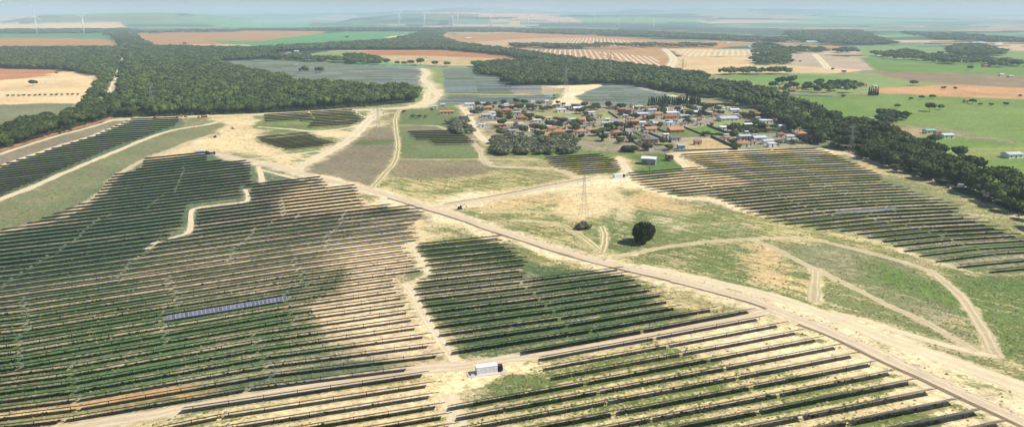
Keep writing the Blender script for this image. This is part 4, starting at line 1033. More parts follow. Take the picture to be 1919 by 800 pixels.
# ------------------------------------------------------------------ houses
HOUSES = []
def house(x, y, wpx, wall='white', roof='terracotta', kind='gable', hh=3.0, dr=.7, rot=None, label=None, name=None, cat=None, windows=True):
    X, Y = un(x, y); d = Y * cp + H * sp; w = wpx * d / F; w = max(w, 4)
    HOUSES.append(dict(X=X, Y=Y, w=w, d=w * dr if kind != 'flat' else w * dr, h=hh, wall=wall, roof=roof, kind=kind, rot=ROWANG * .6 if rot is None else rot, label=label, name=name, cat=cat, win=windows, px=x, py=y))
V = 'village'
hl = [(880,200,18,'white','whiteroof','flat'),(901,199,17,'grey','metalroof','gable'),(914,207,15,'ochre','terracotta','gable'),(947,204,13,'white','metalroof','gable'),
(897,211,15,'grey','darkroof','gable'),(922,217,13,'white','whiteroof','flat'),(911,221,17,'grey','metalroof','gable'),(927,223,13,'white','whiteroof','flat'),
(949,217,17,'ochre','terracotta','hip2'),(969,216,13,'grey','metalroof','flat'),(977,226,19,'brick','rust','gable'),(1007,231,15,'white','whiteroof','flat'),
(904,239,11,'white','whiteroof','flat'),(931,241,9,'brick','rust','gable'),(973,241,11,'bluewall','darkroof','gable'),(1065,204,13,'white','metalroof','gable'),
(1084,208,20,'grey','whiteroof','gable'),(1052,211,18,'white','whiteroof','flat'),(1078,202,15,'grey','darkroof','gable'),(1072,229,13,'white','metalroof','gable'),
(1091,230,10,'pink','terracotta','gable'),(1055,231,11,'white','rust','gable'),(1046,254,22,'ochre','terracotta','hip'),(1034,247,15,'cream','terracotta','gable'),
(1088,253,18,'white','terracotta','hip'),(1040,281,13,'grey','whiteroof','gable'),(960,251,13,'grey','metalroof','gable'),(948,246,10,'white','rust','gable'),
(1107,250,13,'white','terracotta','hip'),(1111,236,11,'white','terracotta','gable'),(1134,236,12,'white','metalroof','gable'),(1147,236,16,'grey','metalroof','flat'),
(1157,255,20,'cream','terracotta','hip'),(1138,256,12,'cream','metalroof','flat'),(1178,233,10,'pink','terracotta','gable'),(1190,233,15,'ochre','terracotta','gable'),
(1204,219,21,'grey','metalroof','gable'),(1222,216,15,'white','metalroof','gable2'),(1216,226,19,'ochre','rust','gable'),(1234,224,17,'cream','terracotta','hip2'),
(1231,212,9,'pink','rust','hip2'),(1261,217,25,'white','whiteroof','flat'),(1257,224,24,'pink','rust','gable'),(1220,248,20,'cream','terracotta','gable'),
(1268,250,28,'ochre','terracotta','gable'),(1219,269,26,'brick','darkroof','flat'),(1277,280,13,'teal','metalroof','gable'),(1283,223,17,'grey','metalroof','gable'),
(1256,236,13,'white','whiteroof','flat'),(1231,237,15,'grey','metalroof','gable'),(1204,235,11,'white','whiteroof','gable'),(1266,265,18,'grey','darkroof','gable'),
(1150,205,13,'cream','rust','gable'),(1197,205,13,'white','metalroof','gable'),(1166,210,13,'brick','rust','gable'),(1108,216,13,'white','whiteroof','flat'),
(1248,258,10,'white','whiteroof','gable'),(1355,208,8,'white','whiteroof','flat'),(1377,211,17,'white','whiteroof','gable'),(1366,228,34,'white','metalroof','gable'),
(1402,239,15,'grey','whiteroof','gable'),(1362,245,24,'white','whiteroof','flat'),(1396,262,22,'grey','metalroof','gable'),(1424,265,24,'grey','metalroof','gable'),
(1440,271,20,'white','metalroof','gable'),(1447,276,15,'white','whiteroof','flat'),(1393,276,22,'white','terracotta','gable'),(1466,242,13,'white','whiteroof','gable'),
(1503,257,19,'cream','terracotta','hip'),(1483,269,18,'grey','metalroof','gable'),(1481,262,14,'white','metalroof','gable'),(1308,272,13,'pink','rust','gable'),
(1393,199,12,'grey','metalroof','gable'),(1421,226,6,'white','whiteroof','flat'),(1437,232,22,'white','whiteroof','flat'),(1363,264,11,'white','terracotta','gable'),
(1307,215,13,'grey','whiteroof','gable'),(1380,220,8,'white','whiteroof','flat'),(1340,220,12,'cream','rust','gable'),(1312,236,11,'white','terracotta','gable'),
(1330,216,10,'grey','metalroof','gable'),(1296,232,10,'cream','rust','gable'),(1463,258,12,'pink','rust','gable'),(1413,272,10,'white','rust','gable'),
(1125,222,9,'white','rust','gable'),(1172,222,9,'grey','metalroof','gable'),(1186,212,9,'cream','rust','gable'),(988,205,9,'white','metalroof','gable'),(960,203,9,'pink','terracotta','gable'),(935,211,9,'white','rust','gable'),(882,207,8,'white','metalroof','gable'),(815,204,10,'white','whiteroof','flat'),(830,201,8,'grey','metalroof','gable'),(1440,247,9,'brick','rust','gable'),(1520,262,9,'grey','metalroof','gable'),(1571,270,10,'white','whiteroof','flat')]
for t in hl: house(*t[:6])
house(837,215,27,'pink','terracotta','gable',3.2,.28,label='long low barn with orange tiled roof on the grass left of the village',name='barn',cat='barn')
house(1218,309,26,'bluewall','whiteroof','gable',4.2,.75,rot=-.35,label='blue grey barn with pale sheet roof alone on the green paddock',name='barn',cat='barn')
for x, y, w, wl, rf, k in ((1635,228,8,'white','whiteroof','flat'),(1668,231,16,'pink','whiteroof','gable'),(1744,251,19,'white','teal','gable'),(1759,254,12,'cream','rust','gable'),(1777,260,22,'white','metalroof','gable'),(1902,297,30,'white','metalroof','gable'),(1885,295,11,'bluewall','metalroof','gable'),(1530,164,18,'grey','whiteroof','gable'),(1553,165,22,'pink','rust','gable'),(1583,162,12,'white','metalroof','gable'),(1500,168,10,'cream','rust','gable'),(1468,168,12,'pink','terracotta','gable'),(1450,162,10,'white','rust','gable'),(1484,160,9,'white','metalroof','gable'),(1620,163,10,'cream','rust','gable'),(1640,165,8,'white','metalroof','gable'),(1812,193,9,'cream','rust','gable'),(1485,173,11,'brick','rust','gable'),(1878,143,8,'white','whiteroof','gable'),(1895,146,9,'white','metalroof','gable'),(1522,80,22,'white','whiteroof','gable'),(1835,82,26,'white','whiteroof','gable'),(1872,84,16,'white','whiteroof','gable'),(1845,73,11,'white','whiteroof','gable'),(1650,108,12,'white','metalroof','gable'),(1560,94,9,'white','rust','gable'),(1545,97,8,'white','rust','gable'),(1700,107,9,'white','rust','gable'),(1407,90,8,'white','whiteroof','gable'),(1365,82,7,'white','whiteroof','gable'),(1575,99,8,'white','metalroof','gable'),(1500,97,7,'cream','rust','gable'),(1860,120,9,'white','metalroof','gable'),(1850,126,12,'pink','rust','gable')):
    house(x, y, w, wl, rf, k)
for x, y, w, wl, rf, k in ((695,179,17,'cream','terracotta','hip'),(680,182,9,'white','rust','gable'),(532,103,9,'white','rust','gable'),(555,98,8,'white','whiteroof','gable'),(515,109,10,'cream','terracotta','gable'),(572,106,13,'white','teal','gable'),(541,101,7,'white','metalroof','gable'),(560,104,8,'pink','terracotta','gable'),(525,106,7,'white','rust','gable'),(585,106,5,'white','whiteroof','flat'),(740,120,8,'white','whiteroof','flat'),(775,124,9,'white','whiteroof','flat'),(878,73,10,'white','whiteroof','gable'),(760,62,6,'white','whiteroof','flat'),(210,49,10,'white','whiteroof','gable')):
    house(x, y, w, wl, rf, k)
# distant hamlet of small houses at the edge of the wheat field
hx = scatter([(1414,88),(1438,86),(1478,96),(1482,121),(1418,122)], 42, .5)
for p in hx[:26]:
    px_, py_ = pix(p[0], p[1]); house(px_, py_, random.uniform(4.5, 8), random.choice(('white', 'white', 'grey', 'cream')), random.choice(('darkroof', 'rust', 'metalroof', 'metalroof')), 'gable')
vr = random.Random(4)
VILL = [(880,198),(1000,190),(1130,199),(1215,202),(1300,202),(1395,206),(1440,226),(1500,252),(1540,270),(1440,277),(1380,270),(1270,264),(1170,262),(1060,255),(950,250),(905,236)]
OPENP = [[(988,210),(1076,210),(1100,223),(1003,226)],[(901,226),(986,226),(986,233),(903,233)],[(1118,208),(1140,208),(1157,222),(1130,228)],[(1290,238),(1330,235),(1364,253),(1322,257)],[(1275,256),(1332,255),(1382,280),(1290,285)],[(1226,241),(1290,238),(1320,254),(1262,260)],[(1330,227),(1400,225),(1400,238),(1345,240)]]
placed = [(q['X'], q['Y'], q['w']) for q in HOUSES]
for p in scatter(VILL, 15, .95, .5, OPENP):
    if len([1 for q in placed if math.hypot(q[0] - p[0], q[1] - p[1]) < q[2] * .6 + 9]): continue
    px_, py_ = pix(p[0], p[1]); wl = vr.choice(('white', 'white', 'white', 'grey', 'cream', 'pink')); rf = vr.choice(('terracotta', 'rust', 'metalroof', 'metalroof', 'whiteroof', 'darkroof'))
    house(px_, py_, vr.uniform(4, 8.5), wl, rf, 'flat' if rf == 'whiteroof' and vr.random() < .6 else 'gable', vr.uniform(2.3, 3.2), rot=vr.choice((ROWANG * .6, -.5, .25)))
    placed.append((p[0], p[1], 9))
ROOFW = {'terracotta': 'orange tiled', 'rust': 'brown tiled', 'metalroof': 'grey sheet', 'whiteroof': 'white', 'darkroof': 'dark', 'teal': 'teal sheet'}
WALLW = {'white': 'white', 'grey': 'pale grey', 'ochre': 'ochre', 'cream': 'cream', 'pink': 'pinkish', 'brick': 'brown', 'bluewall': 'blue grey', 'teal': 'teal'}
def area_of(x, y):
    if x < 820: return 'by the far hamlet at left' if y < 130 else 'by the pine forest'
    if y < 130: return 'in the distant hamlet' if x < 1490 else 'on the far right plain'
    if x > 1590: return 'in the green fields at right'
    if y < 176: return 'beyond the tree belt'
    return ('in the left village' if x < 1020 else 'in the middle village' if x < 1240 else 'in the right village')
def build_house(q):
    w, d, h = q['w'], q['d'], q['h']
    small = q['py'] < 130
    d = min(d, 14) if w < 22 else min(d, 18)
    if q['kind'] in ('hip2', 'gable2'): h = 5.6
    nm = q['name'] or ('house' if q['kind'] != 'flat' and q['wall'] not in ('bluewall', 'teal') and q['roof'] not in ('metalroof',) else ('flat_roofed_building' if q['kind'] == 'flat' else 'shed'))
    root = empty(nm, (q['X'], q['Y'] + d / 2, 0), q['rot'])
    wall = MB(); x, y = w / 2, d / 2
    rh = (d / 2) * (.42 if q['roof'] in ('terracotta', 'rust') else .25)
    if q['kind'] == 'flat':
        wall.box(-x, x, -y, y, -.1, h)
        rf = MB().box(-x - .25, x + .25, -y - .25, y + .25, h + .003, h + .28).build('roof', M[q['roof']], root)
    elif q['kind'].startswith('gable'):
        wall.poly([(-x,-y,-.1),(x,-y,-.1),(x,y,-.1),(-x,y,-.1),(-x,-y,h),(x,-y,h),(x,y,h),(-x,y,h),(-x,0,h+rh),(x,0,h+rh)],
                  [(0,1,5,4),(2,3,7,6),(1,2,6,9,5),(3,0,4,8,7),(0,3,2,1),(4,5,9,8),(6,7,8,9)])
        e = .45; zz = h - e * rh / y; t = .16
        vs = [(-x-e,-y-e,zz+.02),(x+e,-y-e,zz+.02),(x+e,0,h+rh+.02),(-x-e,0,h+rh+.02),(x+e,y+e,zz+.02),(-x-e,y+e,zz+.02)]
        vs2 = [(a, b, c + t) for a, b, c in vs]
        rf = MB().poly(vs + vs2, [(0,3,2,1),(3,5,4,2),(6,7,8,9),(9,8,10,11),(0,1,7,6),(4,5,11,10),(1,2,8,7),(2,4,10,8),(3,0,6,9),(5,3,9,11)]).build('roof', M[q['roof']], root)
    else:
        wall.box(-x, x, -y, y, -.1, h)
        e = .5; r = max(0.3, x - y)
        vs = [(-x-e,-y-e,h+.003),(x+e,-y-e,h+.003),(x+e,y+e,h+.003),(-x-e,y+e,h+.003),(-x-e,-y-e,h+.2),(x+e,-y-e,h+.2),(x+e,y+e,h+.2),(-x-e,y+e,h+.2),(-r,0,h+rh+.5),(r,0,h+rh+.5)]
        rf = MB().poly(vs, [(0,3,2,1),(0,1,5,4),(1,2,6,5),(2,3,7,6),(3,0,4,7),(4,5,9,8),(5,6,9),(6,7,8,9),(7,4,8)]).build('roof', M[q['roof']], root)
    wo = wall.build('wall', M[q['wall']], root)
    if q['win'] and not small:
        n = int(max(1, min(5, w // 3.6))); dpos = n // 2
        for k in range(n):
            cx = -x + w * (k + .5) / n
            if k == dpos: MB().box(cx - .5, cx + .5, -y - .05, -y + .1, 0, 2.1).build('door', M['door'], root)
            else:
                MB().box(cx - .55, cx + .55, -y - .05, -y + .1, 1.0, 2.2).build('window', M['glass'], root)
            if h > 5: MB().box(cx - .5, cx + .5, -y - .05, -y + .1, 3.6, 4.8).build('window', M['glass'], root)
        MB().box(x - .1, x + .05, -.5, .5, 1.0, 2.1).build('window', M['glass'], root)
        if q['roof'] in ('terracotta', 'rust') and q['kind'] != 'flat':
            MB().box(x * .4 - .35, x * .4 + .35, y * .3 - .3, y * .3 + .3, h + .2, h + rh + .9).build('chimney', M['white'], rf)
    return root, nm
made = []
for q in HOUSES:
    r, nm = build_house(q); made.append((q, r, nm))
cnt = {}
for q, r, nm in sorted(made, key=lambda m: m[0]['px']):
    if q['label']: tag(r, q['label'], q['cat']); continue
    cat = {'house': 'house', 'shed': 'shed', 'flat_roofed_building': 'building'}[nm]
    base = f"{WALLW[q['wall']]} {cat} with {ROOFW[q['roof']]} roof {area_of(q['px'], q['py'])}"
    cnt.setdefault(base, []).append((q, r, cat))
for base, lst in cnt.items():
    for i, (q, r, cat) in enumerate(lst):
        tag(r, base if len(lst) == 1 else f'{base}, {ordn(i + 1)} from left', cat, 'buildings of the village and farms')

# garden walls and fences
wallid = 0
def line_obj(name, a, b, h, th, mat, label, cat, group):
    A = np.array(un(*a)); Bq = np.array(un(*b)); c = (A + Bq) / 2; L = np.linalg.norm(Bq - A); ang = math.atan2(*(Bq - A)[::-1])
    o = MB().box(-L / 2, L / 2, -th / 2, th / 2, -.05, h).build(name, M[mat]); o.location = (c[0], c[1], 0); o.rotation_euler = (0, 0, ang)
    tag(o, label, cat, group)
WL = [((1332,257),(1382,280),1.9,'darkwall'),((1325,236),(1366,252),1.8,'darkwall'),((1202,245),(1258,268),1.6,'darkwall'),((1281,239),(1320,255),1.3,'darkwall'),((1231,243),(1255,252),1.3,'darkwall'),((1181,263),(1216,283),1.8,'wallgrey'),
 ((984,216),(997,224),1.5,'darkwall'),((1490,255),(1523,272),1.8,'darkwall'),((901,227),(985,228.5),1.4,'wallgrey'),((1003,235.5),(1100,233.5),1.6,'wallgrey'),((1226,282.5),(1262,282),1.5,'wallgrey'),((1060,212.5),(1076,212),1.4,'white'),
 ((1320,252),(1382,256),1.5,'darkwall'),((1350,244),(1378,245),1.4,'white'),((1120,233),(1152,232.5),1.5,'white'),((860,197),(895,196),1.4,'wallgrey'),((1098,222),(1108,231),1.5,'darkwall'),((1140,210),(1158,223),1.3,'darkwall'),((1300,196),(1380,196),1.4,'darkwall'),((1330,213),(1404,210),1.2,'wallgrey'),((1480,179),(1560,182),1.6,'white'),((1396,256),(1420,272),1.6,'wallgrey'),((1262,284),(1380,280),1.0,'darkwall'),((1165,238),(1228,241),1.4,'wallgrey'),((1186,247),(1228,270),1.2,'wallgrey'),((1240,228),(1322,224),1.5,'white')]
WLs = sorted(WL, key=lambda t: t[0][0]); wc = {}
for a, b, h, mt in WLs:
    w_ = {'darkwall': 'dark garden fence', 'wallgrey': 'pale grey garden wall', 'white': 'white garden wall'}[mt]; wc[w_] = wc.get(w_, 0) + 1
    line_obj('garden_fence' if mt == 'darkwall' else 'garden_wall', a, b, h, .25, mt, f'{w_} between village plots, {ordn(wc[w_])} such from the left', 'fence' if mt == 'darkwall' else 'wall', 'garden walls and fences in the village')

# garden trees between the houses
HP = np.array([(q['X'], q['Y'] + min(q['d'], 14) / 2, max(q['w'] / 2, 4)) for q in HOUSES])
OPEN = [[(988,212),(1076,211),(1100,223),(1003,225)],[(901,226),(986,227),(986,232),(903,232)],[(1118,210),(1140,209),(1157,222),(1130,226)],[(1290,240),(1330,236),(1362,252),(1322,255)],[(1275,258),(1332,257),(1380,279),(1290,283)],[(1228,242),(1290,240),(1318,254),(1262,258)],[(1330,229),(1400,226),(1400,236),(1345,238)]]
vp = scatter([(875,198),(1000,192),(1130,200),(1215,200),(1320,200),(1400,205),(1445,222),(1500,248),(1560,272),(1440,279),(1270,284),(1170,284),(1100,262),(1000,262),(935,262),(905,240)], 13.5, .62, avoid=OPEN)
nv = 0
for p in vp:
    dd = np.hypot(HP[:, 0] - p[0], HP[:, 1] - p[1]) - HP[:, 2]
    if dd.min() < 2.5: continue
    k = 'olive' if random.random() < .3 else 'round'
    plant(k, p[0], p[1], random.uniform(.5, 1.0), 'among the village houses'); nv += 1
for p in scatter([(1445,158),(1500,156),(1600,160),(1640,168),(1520,175),(1450,170)], 24, .6): plant('round', p[0], p[1], random.uniform(1, 1.6), 'around the farm beyond the tree belt')
for p in scatter([(1635,222),(1690,220),(1720,236),(1650,234)], 13, .6): plant('round', p[0], p[1], random.uniform(.8, 1.4), 'around the small farm in the green field')
for p in scatter([(1790,292),(1860,292),(1880,300),(1800,304)], 12, .5): plant('round', p[0], p[1], random.uniform(.8, 1.3), 'left of the white farm at the right edge')
for p in scatter([(1740,262),(1790,260),(1800,285),(1745,285)], 15, .0): pass

# build planted trees
def build_trees():
    grp = {}
    for t in TREES: grp.setdefault((t[0], t[4]), []).append(t)
    word = {'pine': ('stone pine', 'tree'), 'round': ('dark leafy tree', 'tree'), 'olive': ('grey green bushy tree', 'bush'), 'cypress': ('slender dark cypress', 'tree')}
    for (k, place), lst in grp.items():
        lst.sort(key=lambda t: pix(t[1], t[2])[0])
        name, vars_, zc, w, h = KIND[k]
        for i, (_, X, Y, s, _) in enumerate(lst):
            cm, tm = random.choice(vars_)
            root = empty(name, (X, Y, 0), random.uniform(0, 6.28)); sz = s * random.uniform(.9, 1.1)
            root.scale = (s, s, sz)
            c = bpy.data.objects.new('crown', cm); COL.objects.link(c); c.parent = root; c.location = (0, 0, zc)
            t = bpy.data.objects.new('trunk', tm); COL.objects.link(t); t.parent = root
            lab = f'{word[k][0]} {place}' + ('' if len(lst) == 1 else f', {ordn(i + 1)} from left')
            tag(root, lab, word[k][1], f'{word[k][0]}s {place}')
PN = sorted([t for t in TREES if t[0] == 'pine'], key=lambda t: np.hypot(t[1], t[2]) / t[3])
extra_pines = [t for t in PN[294:] if 'belt' in t[4] or 'forest' in t[4]]
drop = set(id(t) for t in extra_pines); TREES[:] = [t for t in TREES if id(t) not in drop]
build_trees()

# ------------------------------------------------------------------ forests as one mass
def forest(name, label, zones, mat, lowest=0):
    Vs = []; Fs = []; Ts = []; n0 = 0; cnt = 0
    tmpl = [crown_arrays(900 + i, 1., .62, 5, 46, .085, 'pine', I1) for i in range(6)]
    for pts, size in zones:
        for X, Y in pts:
            v, f, t = tmpl[rng.integers(0, 6)]
            s = size * rng.uniform(.75, 1.45); a = rng.uniform(0, 6.28); ca, sa = math.cos(a), math.sin(a)
            hz = min(s, 13) * rng.uniform(.85, 1.2)
            q = np.stack([(v[:, 0] * ca - v[:, 1] * sa) * s + X, (v[:, 0] * sa + v[:, 1] * ca) * s + Y, v[:, 2] * hz + min(s, 13) * .28], 1)
            Vs.append(q); Fs.append(f + n0); n0 += len(q); Ts.append(t * .55 + .95 * (rng.random() - .3)); cnt += 1
    o = link(name, tone_mesh(name, np.concatenate(Vs), np.concatenate(Fs), np.concatenate(Ts), M[mat]))
    tag(o, label, kind='stuff'); print(name, cnt, n0); return o
def zoned(poly, avoid=(), keep=.88):
    out = []
    for lo, hi, sp_ in ((0, 1000, 9.6), (1000, 1500, 12), (1500, 2300, 16), (2300, 4000, 26), (4000, 9000, 45)):
        wp = unA(poly); d = np.hypot(wp[:, 0], wp[:, 1])
        if d.max() < lo or d.min() > hi: continue
        pts = scatter(poly, sp_, keep, avoid=avoid)
        if not len(pts): continue
        r = np.hypot(pts[:, 0], pts[:, 1]); pts = pts[(r >= lo) & (r < hi)]
        out.append((pts, sp_ * 1.12))
    return out
ROADCUT = [(166,220),(184,190),(199,161),(214,132),(220,113),(230,98),(242,98),(239,116),(233,137),(225,165),(214,190),(208,218)]
GLADE = [[(252,132),(262,113),(268,116),(266,134)]]
f1 = zoned([(200,214),(236,100),(285,90),(480,95),(515,104),(480,113),(398,117),(420,127),(530,151),(560,163),(640,163),(690,172),(770,170),(788,178),(778,186),(690,189),(560,197),(480,203),(300,209),(222,214)], [ROADCUT] + GLADE)
f1 += zoned([(-500,96),(225,93),(236,100),(215,142),(200,146),(160,138),(110,131),(0,129),(-500,126)], [ROADCUT])
f1 += zoned([(205,145),(222,135),(205,185),(196,200),(165,206),(172,185),(192,160),(190,146)], [ROADCUT])
f1 += zoned([(190,57),(236,55),(252,70),(283,90),(235,97),(222,76)])
forest('pine_forest', 'dense dark green pine forest on the left', f1, 'forest')
f2 = zoned([(285,93),(480,94),(600,86),(730,78),(792,63),(832,60),(824,70),(850,83),(960,98),(1100,119),(1240,135),(1320,147),(1320,158),(1330,184),(1290,178),(1210,166),(1130,158),(1180,140),(1135,129),(1050,122),(985,112),(950,105),(830,94),(620,94),(480,101)], [[(1125,158),(1150,143),(1170,143),(1135,158)]])
f2 += zoned([(893,125),(960,120),(1050,121),(1135,130),(1175,140),(1140,157),(1050,160),(965,162),(940,158),(955,148),(900,142)])
f2 += [(np.array(far_pts + [(t[1], t[2]) for t in extra_pines]).reshape(-1, 2), 11)]
forest('pine_belt', 'dark pine belt running behind the village towards the horizon', f2, 'forest')
f3 = zoned([(0,57),(190,56),(192,63),(0,64)]) + zoned([(300,58),(480,57),(640,54),(830,55),(1000,56),(1240,62),(1400,72),(1480,74),(1480,80),(1400,79),(1240,72),(1100,67),(960,61),(830,60),(640,59),(480,58)]) 
f3 += zoned([(1480,60),(1600,58),(1640,72),(1680,84),(1600,86),(1480,76)]) + zoned([(1780,92),(1830,86),(1880,100),(1880,106),(1800,106),(1780,102)])
f3 += zoned([(1640,104),(1700,98),(1800,112),(1850,112),(1919,124),(2200,140),(2200,146),(1900,128),(1760,120),(1640,110)], keep=.28) + zoned([(1680,62),(1800,66),(1919,76),(2200,84),(2200,88),(1919,82),(1760,76)], keep=.5)
f3 += zoned([(640,107),(710,112),(712,120),(655,117)]) + zoned([(505,108),(600,113),(700,120),(716,123),(600,118),(505,113)], keep=.8) + zoned([(1560,146),(1620,150),(1600,153),(1560,150)], keep=.0)
f3 += [(scatter([(1412,86),(1440,85),(1482,94),(1484,122),(1414,123)], 30, .75), 20)] + [(scatter([(1480,93),(1600,96),(1610,102),(1480,101)], 32, .7), 22)] + zoned([(1118,86),(1340,86),(1330,90),(1110,90)], keep=.5) + zoned([(960,86),(1100,88),(1100,92),(960,91)], keep=.8) + zoned([(1350,138),(1480,138),(1480,140),(1350,141)], keep=.8) + zoned([(1500,170),(1600,168),(1620,174),(1500,176)], keep=.15)
f3 += zoned([(100,57),(300,62),(460,58),(460,60),(300,64)], keep=.5)
forest('distant_woods', 'blue green woods and hedgerows fading towards the horizon', f3, 'forest')
# undergrowth hedge along the belt and forest foot
def undergrowth(name, label, polys, sp_, size, mat):
    Vs = []; Fs = []; Ts = []; n0 = 0
    tmpl = [crown_arrays(500 + i, 1., .7, 4, 60, .11, 'round', I1) for i in range(4)]
    for poly in polys:
        for X, Y in scatter(poly, sp_, .85):
            v, f, t = tmpl[rng.integers(0, 4)]; s = size * rng.uniform(.6, 1.3)
            Vs.append(v * s * np.array((1, 1, .8)) + np.array((X, Y, -.1))); Fs.append(f + n0); n0 += len(v); Ts.append(t * .8 + .2 * rng.random())
    o = link(name, tone_mesh(name, np.concatenate(Vs), np.concatenate(Fs), np.concatenate(Ts), M[mat])); tag(o, label, kind='stuff')
undergrowth('undergrowth', 'low dark bushes growing beneath the tree belts', [[(1560,276),(1605,292),(1700,324),(1800,362),(1905,402),(2060,478),(2060,470),(1905,394),(1800,354),(1700,318),(1600,286)], [(-60,290),(0,276),(105,246),(175,226),(215,214),(218,218),(175,232),(105,252),(0,283),(-60,300)], [(222,216),(480,207),(690,196),(776,189),(776,192),(690,200),(480,213),(222,221)], [(1345,252),(1380,250),(1385,254),(1345,255)],[(1380,236),(1440,240),(1440,250),(1390,250)], [(1390,216),(1450,218),(1440,226),(1395,224)]], 4.2, 4.2, 'broadleaf')

# lone round pine in the middle field
X, Y = un(1207, 457); root = empty('stone_pine', (X, Y + 2, 0))
v, f, t = crown_arrays(77, 8.4, 8.4, 12, 5200, .34, 'pine', I2)
link('crown', tone_mesh('lone_crown', v, f, t, M['pine_lone']), None, root).location = (0, 0, .9)
link('trunk', trunk_mesh(7, .45, 3, 5, M['bark']), None, root)
tag(root, 'big round dark pine standing alone in the grass field', 'tree')

def bare_tree(x, y, h, label, name='bare_tree'):
    X, Y = un(x, y); root = empty(name, (X, Y, 0)); rr = random.Random(int(x)); b = MB(); tw = MB()
    b.bar((0, 0, -.1), (.2, 0, h * .4), .5, .34, 6)
    def grow(p, d, L, r, lev):
        q = (p[0] + d[0] * L, p[1] + d[1] * L, p[2] + d[2] * L)
        (b if lev < 1 else tw).bar(p, q, r, r * .6, 4)
        if lev < 4:
            for _ in range(3):
                n = Vector((d[0] + rr.uniform(-.7, .7), d[1] + rr.uniform(-.7, .7), d[2] + rr.uniform(-.2, .5))).normalized()
                grow(q, tuple(n), L * .72, r * .58, lev + 1)
    for k in range(4):
        a = k * 1.57 + rr.random(); grow((.2, 0, h * .4), (math.cos(a) * .5, math.sin(a) * .5, .75), h * .22, .26, 0)
    b.build('trunk', M['greybark'], root); tw.build('twigs', M['greybark'], root)
    tag(root, label, 'tree'); return root
bare_tree(1217, 321, 9, 'bare leafless tree in front of the blue grey barn')
# bush under the pylon
X, Y = un(1093, 428); root = empty('scrub_bush', (X, Y, 0))
v, f, t = crown_arrays(31, 6.2, 2.6, 9, 900, .3, 'round', I2)
link('foliage', tone_mesh('foliage', v, f, t, M['olive']), None, root); link('stem', trunk_mesh(2.4, .15, 2, 5, M['greybark'], 8, 'stem'), None, root)
tag(root, 'pale grey bush growing around the foot of the nearest pylon', 'bush')
X, Y = un(1254, 301); root = empty('scrub_bush', (X, Y, 0))
v, f, t = crown_arrays(33, 5.6, 4.4, 7, 500, .35, 'round', I2)
link('foliage', tone_mesh('foliage', v, f, t, M['olive']), None, root); link('stem', trunk_mesh(3, .2, 2, 6, M['greybark'], 4, 'stem'), None, root)
tag(root, 'grey brown bush on the paddock right of the barn', 'bush')
X, Y = un(1182, 284); root = empty('round_shrub', (X, Y, 0))
v, f, t = crown_arrays(35, 13, 4.5, 9, 700, .4, 'round', I2)
link('foliage', tone_mesh('foliage', v, f, t, M['hedge']), None, root)
tag(root, 'wide dark shrub on bare earth at the village front edge', 'bush')

# ------------------------------------------------------------------ pylons
def pylon(x, y, h, label, fat=1.0, rz=.3, arms=3):
    X, Y = un(x, y); root = empty('power_pylon', (X, Y, 0), rz)
    b = MB(); bw = h * .11; tw = h * .022
    def wid(z):
        t = z / h
        return (bw + (tw * 1.3 - bw) * (t / .6)) if t < .6 else tw * 1.3 + (tw * .5 - tw * 1.3) * ((t - .6) / .4)
    zs = [0, .12, .24, .35, .45, .53, .60, .66, .72, .78, .84, .90, 1.0]
    C4 = ((-1, -1), (1, -1), (1, 1), (-1, 1)); th = .10 * (fat if fat < 1 else fat * .55)
    for a, c in zip(zs[:-1], zs[1:]):
        wa, wc_ = wid(a * h), wid(c * h)
        for k in range(4):
            p, q = C4[k], C4[(k + 1) % 4]
            b.bar((p[0] * wa, p[1] * wa, a * h), (p[0] * wc_, p[1] * wc_, c * h), th * 1.5)
            b.bar((p[0] * wa, p[1] * wa, a * h), (q[0] * wc_, q[1] * wc_, c * h), th * .8)
            b.bar((q[0] * wa, q[1] * wa, a * h), (p[0] * wc_, p[1] * wc_, c * h), th * .8)
            b.bar((p[0] * wc_, p[1] * wc_, c * h), (q[0] * wc_, q[1] * wc_, c * h), th * .7)
    b.build('lattice_mast', M['pylon'], root)
    for k, z in enumerate((.66, .78, .90)[:arms]):
        L = h * (.15, .18, .13)[k]; a = MB(); w = wid(z * h)
        for s in (-1, 1):
            for yy in (-w, w):
                a.bar((s * w * .8, yy, z * h), (s * L, 0, z * h + .1), th); a.bar((s * w * .8, yy, z * h + h * .04), (s * L, 0, z * h + .15), th)
            a.bar((s * L * .5, -w * .5, z * h), (s * L * .5, w * .5, z * h + h * .02), th * .7)
        a.bar((-w, 0, z * h), (w, 0, z * h), th)
        ca = a.build('cross_arm', M['pylon'], root)
        for s in (-1, 1): MB().bar((s * L, 0, z * h), (s * L, 0, z * h - h * .05), .22 * fat, .22 * fat, 6).build('insulator', M['glass'], ca)
    tag(root, label, 'pylon', 'lattice power pylons'); return X, Y, h
py = [pylon(1093, 428, 26, 'tallest looking lattice pylon rising from a grey bush in the sandy field', .55),
 pylon(710, 259, 27, 'lattice pylon on the brown field left of the village', 1.6),
 pylon(286, 206, 30, 'lattice pylon standing inside the pine forest', 1.8),
 pylon(1060, 186, 40, 'lattice pylon on the bright sand clearing behind the village', 1.8),
 pylon(1143, 146, 42, 'lattice pylon at the gap in the dark pine belt', 2.2),
 pylon(1278, 152, 34, 'lattice pylon in the belt above the cypress windbreak', 2.2),
 pylon(1249, 170, 18, 'small lattice pylon beside the pale track behind the village', 2.0),
 pylon(1012, 123, 45, 'far lattice pylon at the left start of the pine belt', 2.6),
 pylon(1592, 300, 26, 'thin lattice pylon on the grass above the right block', .5)]

